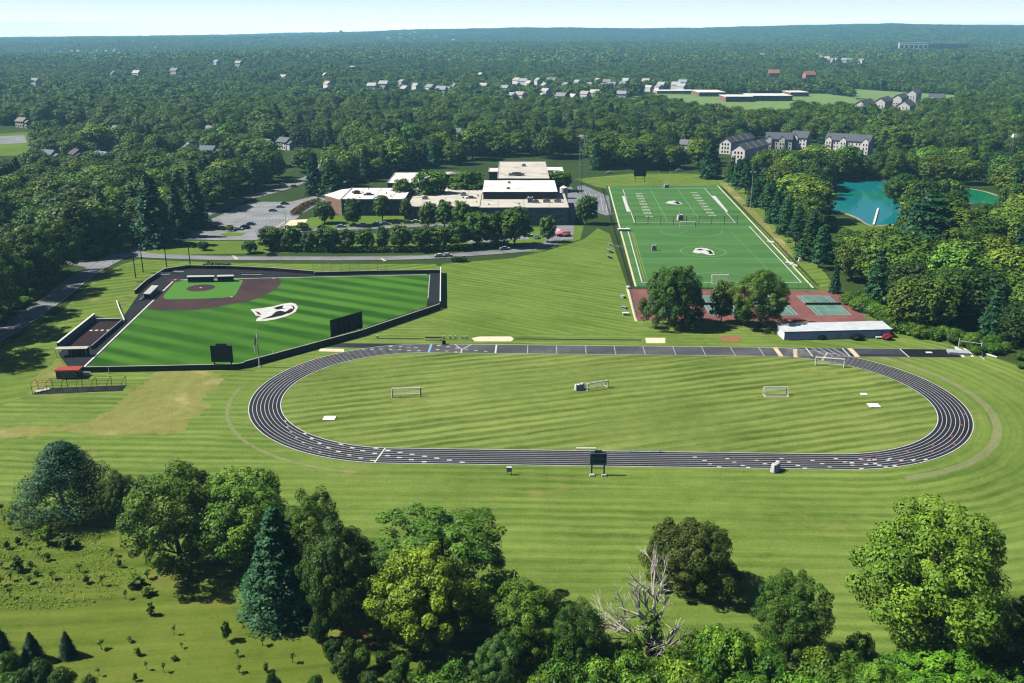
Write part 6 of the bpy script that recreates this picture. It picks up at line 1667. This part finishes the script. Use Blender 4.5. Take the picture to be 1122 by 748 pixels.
order = np.argsort(-(H / np.hypot(np.hypot(X, Y), CH)) * inview)
NIND = 330
lab = [('broadleaf tree in the wood along the road at left', 'trees of the left wood'), ('broadleaf tree in the wood behind the school', 'trees behind the school'), ('broadleaf tree in the wood at right below the pond and beyond the courts', 'trees of the right wood')]
labc = [('dark conifer in the wood along the road at left', 'conifers of the left wood'), ('dark conifer in the wood behind the school', 'conifers behind the school'), ('dark conifer in the wood at right beyond the courts', 'conifers of the right wood')]
ind = set(order[:NIND].tolist())
def tint_of(r1, r2):
    b = .65 + 1.0 * r1 ** 1.6; return (b * (.88 + .4 * r2), b * (1.0 + .12 * r2), b * (.8 + .2 * (1 - r2)))
for i in order[:NIND]:
    z = zone[i]
    if isc[i]: tree((MSK + MPK)[i % 5], X[i], Y[i], H[i] * 1.1, np.minimum(Wd[i] * .62, 11), labc[z][0], group=labc[z][1], tint=(.85, 1.05, .9))
    else: tree(MBK[i % 8], X[i], Y[i], H[i], Wd[i], lab[z][0], group=lab[z][1], tint=tint_of(rng.random(), rng.random()))
# ---- the rest of the woods, one mass out to the horizon
def src(name, cm, tint):
    o = bpy.data.objects.new(name, cm); o.color = (*tint, 1); return o
CM = bpy.data.collections.new('wood_crowns'); CL = bpy.data.collections.new('far_wood_crowns'); CF = bpy.data.collections.new('horizon_wood_crowns')
TT = [(.62, .85, .7), (.75, .98, .8), (.9, 1.1, .85), (.95, 1.2, .8), (1.1, 1.25, .75), (1.3, 1.4, .8), (1.6, 1.55, .8), (2.0, 1.75, .85)]
for k in range(8): CM.objects.link(src('crown_a%d' % k, PROTO[MBK[k]][0], TT[k]))
for k in range(2): CM.objects.link(src('crown_b%d' % k, PROTO[MSK[k]][0], (.85, 1.05, .9)))
for k in range(8):
    cm, C = crown_broad(700 + k, 16, 6.5, .05, 34, 16, .85, wide=.1); CL.objects.link(src('crown_c%d' % k, cm, TT[k]))
cm, C = crown_spruce(720, 18, 4.6, .04, 8, 8, 1.2); CL.objects.link(src('crown_d0', cm, (.85, 1.05, .9)))
for k in range(8):
    cm, C = crown_broad(740 + k, 16, 13, .0, 18, 9, 2.6, wide=.1, rcf=(.25, .4)); CF.objects.link(src('crown_e%d' % k, cm, TT[k]))
def patch_ix(X, Y, rng):
    # neighbouring trees tend to be of one kind
    p = np.array([fbm2(x / 130, y / 130, 5.0) + .5 * fbm2(x / 37, y / 37, 1.0) for x, y in zip(X, Y)])
    return np.clip(np.floor(4 + 4.2 * p + rng.normal(size=len(X)) * 1.6), 0, 7).astype(int)
def scatter(name, label, X, Y, S, Sz, IX, coll, rng):
    n = len(X); me = bpy.data.meshes.new(name); me.vertices.add(n)
    Zt = np.array([terr(x, y) for x, y in zip(X, Y)])
    me.vertices.foreach_set('co', np.stack([X, Y, Zt - .4], 1).astype(np.float32).ravel())
    def at(nm, typ, key, v): a = me.attributes.new(nm, typ, 'POINT'); a.data.foreach_set(key, v)
    at('sc', 'FLOAT_VECTOR', 'vector', np.stack([S, S, Sz], 1).astype(np.float32).ravel())
    at('rz', 'FLOAT_VECTOR', 'vector', np.stack([S * 0, S * 0, rng.random(n) * 6.28], 1).astype(np.float32).ravel())
    at('ix', 'INT', 'value', IX.astype(np.int32))
    o = bpy.data.objects.new(name, me); COL.objects.link(o)
    t = bpy.data.node_groups.new(name, 'GeometryNodeTree')
    t.interface.new_socket('Geometry', in_out='INPUT', socket_type='NodeSocketGeometry'); t.interface.new_socket('Geometry', in_out='OUTPUT', socket_type='NodeSocketGeometry')
    gi = t.nodes.new('NodeGroupInput'); go = t.nodes.new('NodeGroupOutput'); ip = t.nodes.new('GeometryNodeInstanceOnPoints'); ci = t.nodes.new('GeometryNodeCollectionInfo')
    ci.inputs['Collection'].default_value = coll; ci.inputs['Separate Children'].default_value = True; ci.inputs['Reset Children'].default_value = True
    def na(nm, typ): q = t.nodes.new('GeometryNodeInputNamedAttribute'); q.data_type = typ; q.inputs['Name'].default_value = nm; return q.outputs['Attribute']
    t.links.new(gi.outputs[0], ip.inputs['Points']); t.links.new(ci.outputs[0], ip.inputs['Instance']); ip.inputs['Pick Instance'].default_value = True
    t.links.new(na('ix', 'INT'), ip.inputs['Instance Index']); t.links.new(na('rz', 'FLOAT_VECTOR'), ip.inputs['Rotation']); t.links.new(na('sc', 'FLOAT_VECTOR'), ip.inputs['Scale'])
    t.links.new(ip.outputs[0], go.inputs[0])
    md = o.modifiers.new('woods', 'NODES'); md.node_group = t
    return tag(o, label, 'woods', None, 'stuff')
rest = np.array([i for i in range(n) if i not in ind])
scatter('woods', 'mixed green woods filling the land behind the school and fields', X[rest], Y[rest], Wd[rest] / 13.0, H[rest] / 16.0, np.where(isc[rest], 8 + rest % 2, patch_ix(X[rest], Y[rest], rng)), CM, rng)
X, Y, rng = grid(1150, 2700, 15.5, 32); ok, zone = keep(X, Y, False); X, Y = X[ok], Y[ok]; n = len(X); i_ = np.where(rng.random(n) < .07, 8, patch_ix(X, Y, rng)); pp = np.array([fbm2(x / 160, y / 160, 3.0) for x, y in zip(X, Y)])
scatter('far_woods', 'distant green woods rolling towards the horizon', X, Y, 1.1 + 1.0 * rng.random(n) ** 1.5, .62 + .4 * rng.random(n) + .3 * pp + .25 * rng.random(n) ** 3, i_, CL, rng)
X, Y, rng = grid(2700, 6000, 24, 33); ok, zone = keep(X, Y, False); X, Y = X[ok], Y[ok]; n = len(X)
scatter('distant_woods', 'hazy woods far off below the horizon', X, Y, 1.15 + .6 * rng.random(n), .8 + .6 * rng.random(n), patch_ix(X / 2, Y / 2, rng) % 8, CF, rng)
X, Y, rng = grid(6000, 14000, 60, 34); n = len(X)
scatter('horizon_woods', 'blue hazy woods on the low hills along the horizon', X, Y, 2.8 + 1.6 * rng.random(n), .8 + .7 * rng.random(n), patch_ix(X / 5, Y / 5, rng) % 8, CF, rng)

# ------------------------------------------------------------------ air, sun, sky, camera
HAZE_D = .000135
bm = bmesh.new(); bmesh.ops.create_cube(bm, size=1.0); me = bpy.data.meshes.new('haze'); bm.to_mesh(me); bm.free()
hz = bpy.data.objects.new('haze', me); COL.objects.link(hz); hz.scale = (29400, 29400, 330); hz.location = (0, 0, 40); tag(hz, 'thin blue summer haze over the whole valley', 'haze', None, 'stuff')
hm = bpy.data.materials.new('haze_air'); hm.use_nodes = True; nt = hm.node_tree; nt.nodes.remove(nt.nodes['Principled BSDF'])
pv = nt.nodes.new('ShaderNodeVolumePrincipled'); pv.inputs['Color'].default_value = (.32, .73, 1.0, 1); pv.inputs['Density'].default_value = HAZE_D; pv.inputs['Anisotropy'].default_value = .1
nt.links.new(pv.outputs[0], nt.nodes['Material Output'].inputs['Volume']); me.materials.append(hm)

ELEV = R(49); AZ = (-.9985, .055)
SC.world = bpy.data.worlds.new('World'); SC.world.use_nodes = True; wn = SC.world.node_tree
bg = wn.nodes['Background']; sk = wn.nodes.new('ShaderNodeTexSky'); sk.sky_type = 'NISHITA'; sk.sun_disc = False
sk.sun_elevation = ELEV; sk.sun_rotation = math.atan2(AZ[0], AZ[1]); sk.altitude = 100; sk.air_density = 0.5; sk.dust_density = 0.2; sk.ozone_density = 1.5
# the air near the horizon is milky and bright
tc = wn.nodes.new('ShaderNodeTexCoord'); sx = wn.nodes.new('ShaderNodeSeparateXYZ'); wn.links.new(tc.outputs['Generated'], sx.inputs[0])
rp = wn.nodes.new('ShaderNodeValToRGB'); mz = wn.nodes.new('ShaderNodeMapRange'); mz.inputs[1].default_value = 0; mz.inputs[2].default_value = .06
wn.links.new(sx.outputs[2], mz.inputs[0]); wn.links.new(mz.outputs[0], rp.inputs[0]); cr = rp.color_ramp
while len(cr.elements) > 1: cr.elements.remove(cr.elements[-1])
for k, s in enumerate((0, .004, .0074, .0085, .0098, .0113, .0132, .0155, .0185, .0225, .028, .036, .046, .06)):
    tau = HAZE_D * min(14700, 115 / max(s, .001)); t = min(1, s / .035); T = math.exp(-tau)
    c = [((a0 + (a1 - a0) * t) - (1 - T) * L0) / T * 20 / 80 for a0, a1, L0 in ((.60, .46, .045), (.66, .56, .14), (.71, .66, .175))]
    e = cr.elements[0] if k == 0 else cr.elements.new(s / .06); e.position = s / .06; e.color = (*c, 1)
vm = wn.nodes.new('ShaderNodeVectorMath'); vm.operation = 'SCALE'; vm.inputs['Scale'].default_value = 80; wn.links.new(rp.outputs[0], vm.inputs[0])
mr = wn.nodes.new('ShaderNodeMapRange'); mr.interpolation_type = 'SMOOTHSTEP'; mr.inputs[1].default_value = .045; mr.inputs[2].default_value = .09; wn.links.new(sx.outputs[2], mr.inputs[0])
mx = wn.nodes.new('ShaderNodeMix'); mx.data_type = 'RGBA'; wn.links.new(mr.outputs[0], mx.inputs[0]); wn.links.new(vm.outputs[0], mx.inputs[6]); wn.links.new(sk.outputs[0], mx.inputs[7]); wn.links.new(mx.outputs[2], bg.inputs[0])
bg.inputs[1].default_value = 0.05
sun = bpy.data.lights.new('sun', 'SUN'); sun.energy = 5.0; sun.angle = R(.53); sun.color = (1.0, .95, .86)
so = bpy.data.objects.new('sun', sun); COL.objects.link(so)
so.rotation_euler = Vector((-AZ[0] * math.cos(ELEV), -AZ[1] * math.cos(ELEV), -math.sin(ELEV))).to_track_quat('-Z', 'Y').to_euler()
cam = bpy.data.cameras.new('camera'); co = bpy.data.objects.new('camera', cam); COL.objects.link(co)
co.location = (0, 0, CH); co.rotation_euler = (PI / 2 - PITCH, 0, 0)
cam.sensor_width = 36; cam.lens = 36 * F / 1122; cam.clip_start = 1; cam.clip_end = 60000
SC.camera = co
SC.view_settings.view_transform = 'Standard'; SC.view_settings.look = 'None'; SC.view_settings.gamma = 1; SC.view_settings.exposure = 0.48
SC.view_settings.use_curve_mapping = False
SC.render.engine = 'CYCLES'
cy = SC.cycles; cy.use_denoising = True; cy.max_bounces = 5; cy.diffuse_bounces = 0; cy.glossy_bounces = 2; cy.transmission_bounces = 2; cy.volume_bounces = 0
cy.use_adaptive_sampling = True; cy.adaptive_threshold = .02; cy.caustics_reflective = False; cy.caustics_refractive = False
cy.pixel_filter_type = 'BLACKMAN_HARRIS'; cy.filter_width = 1.2
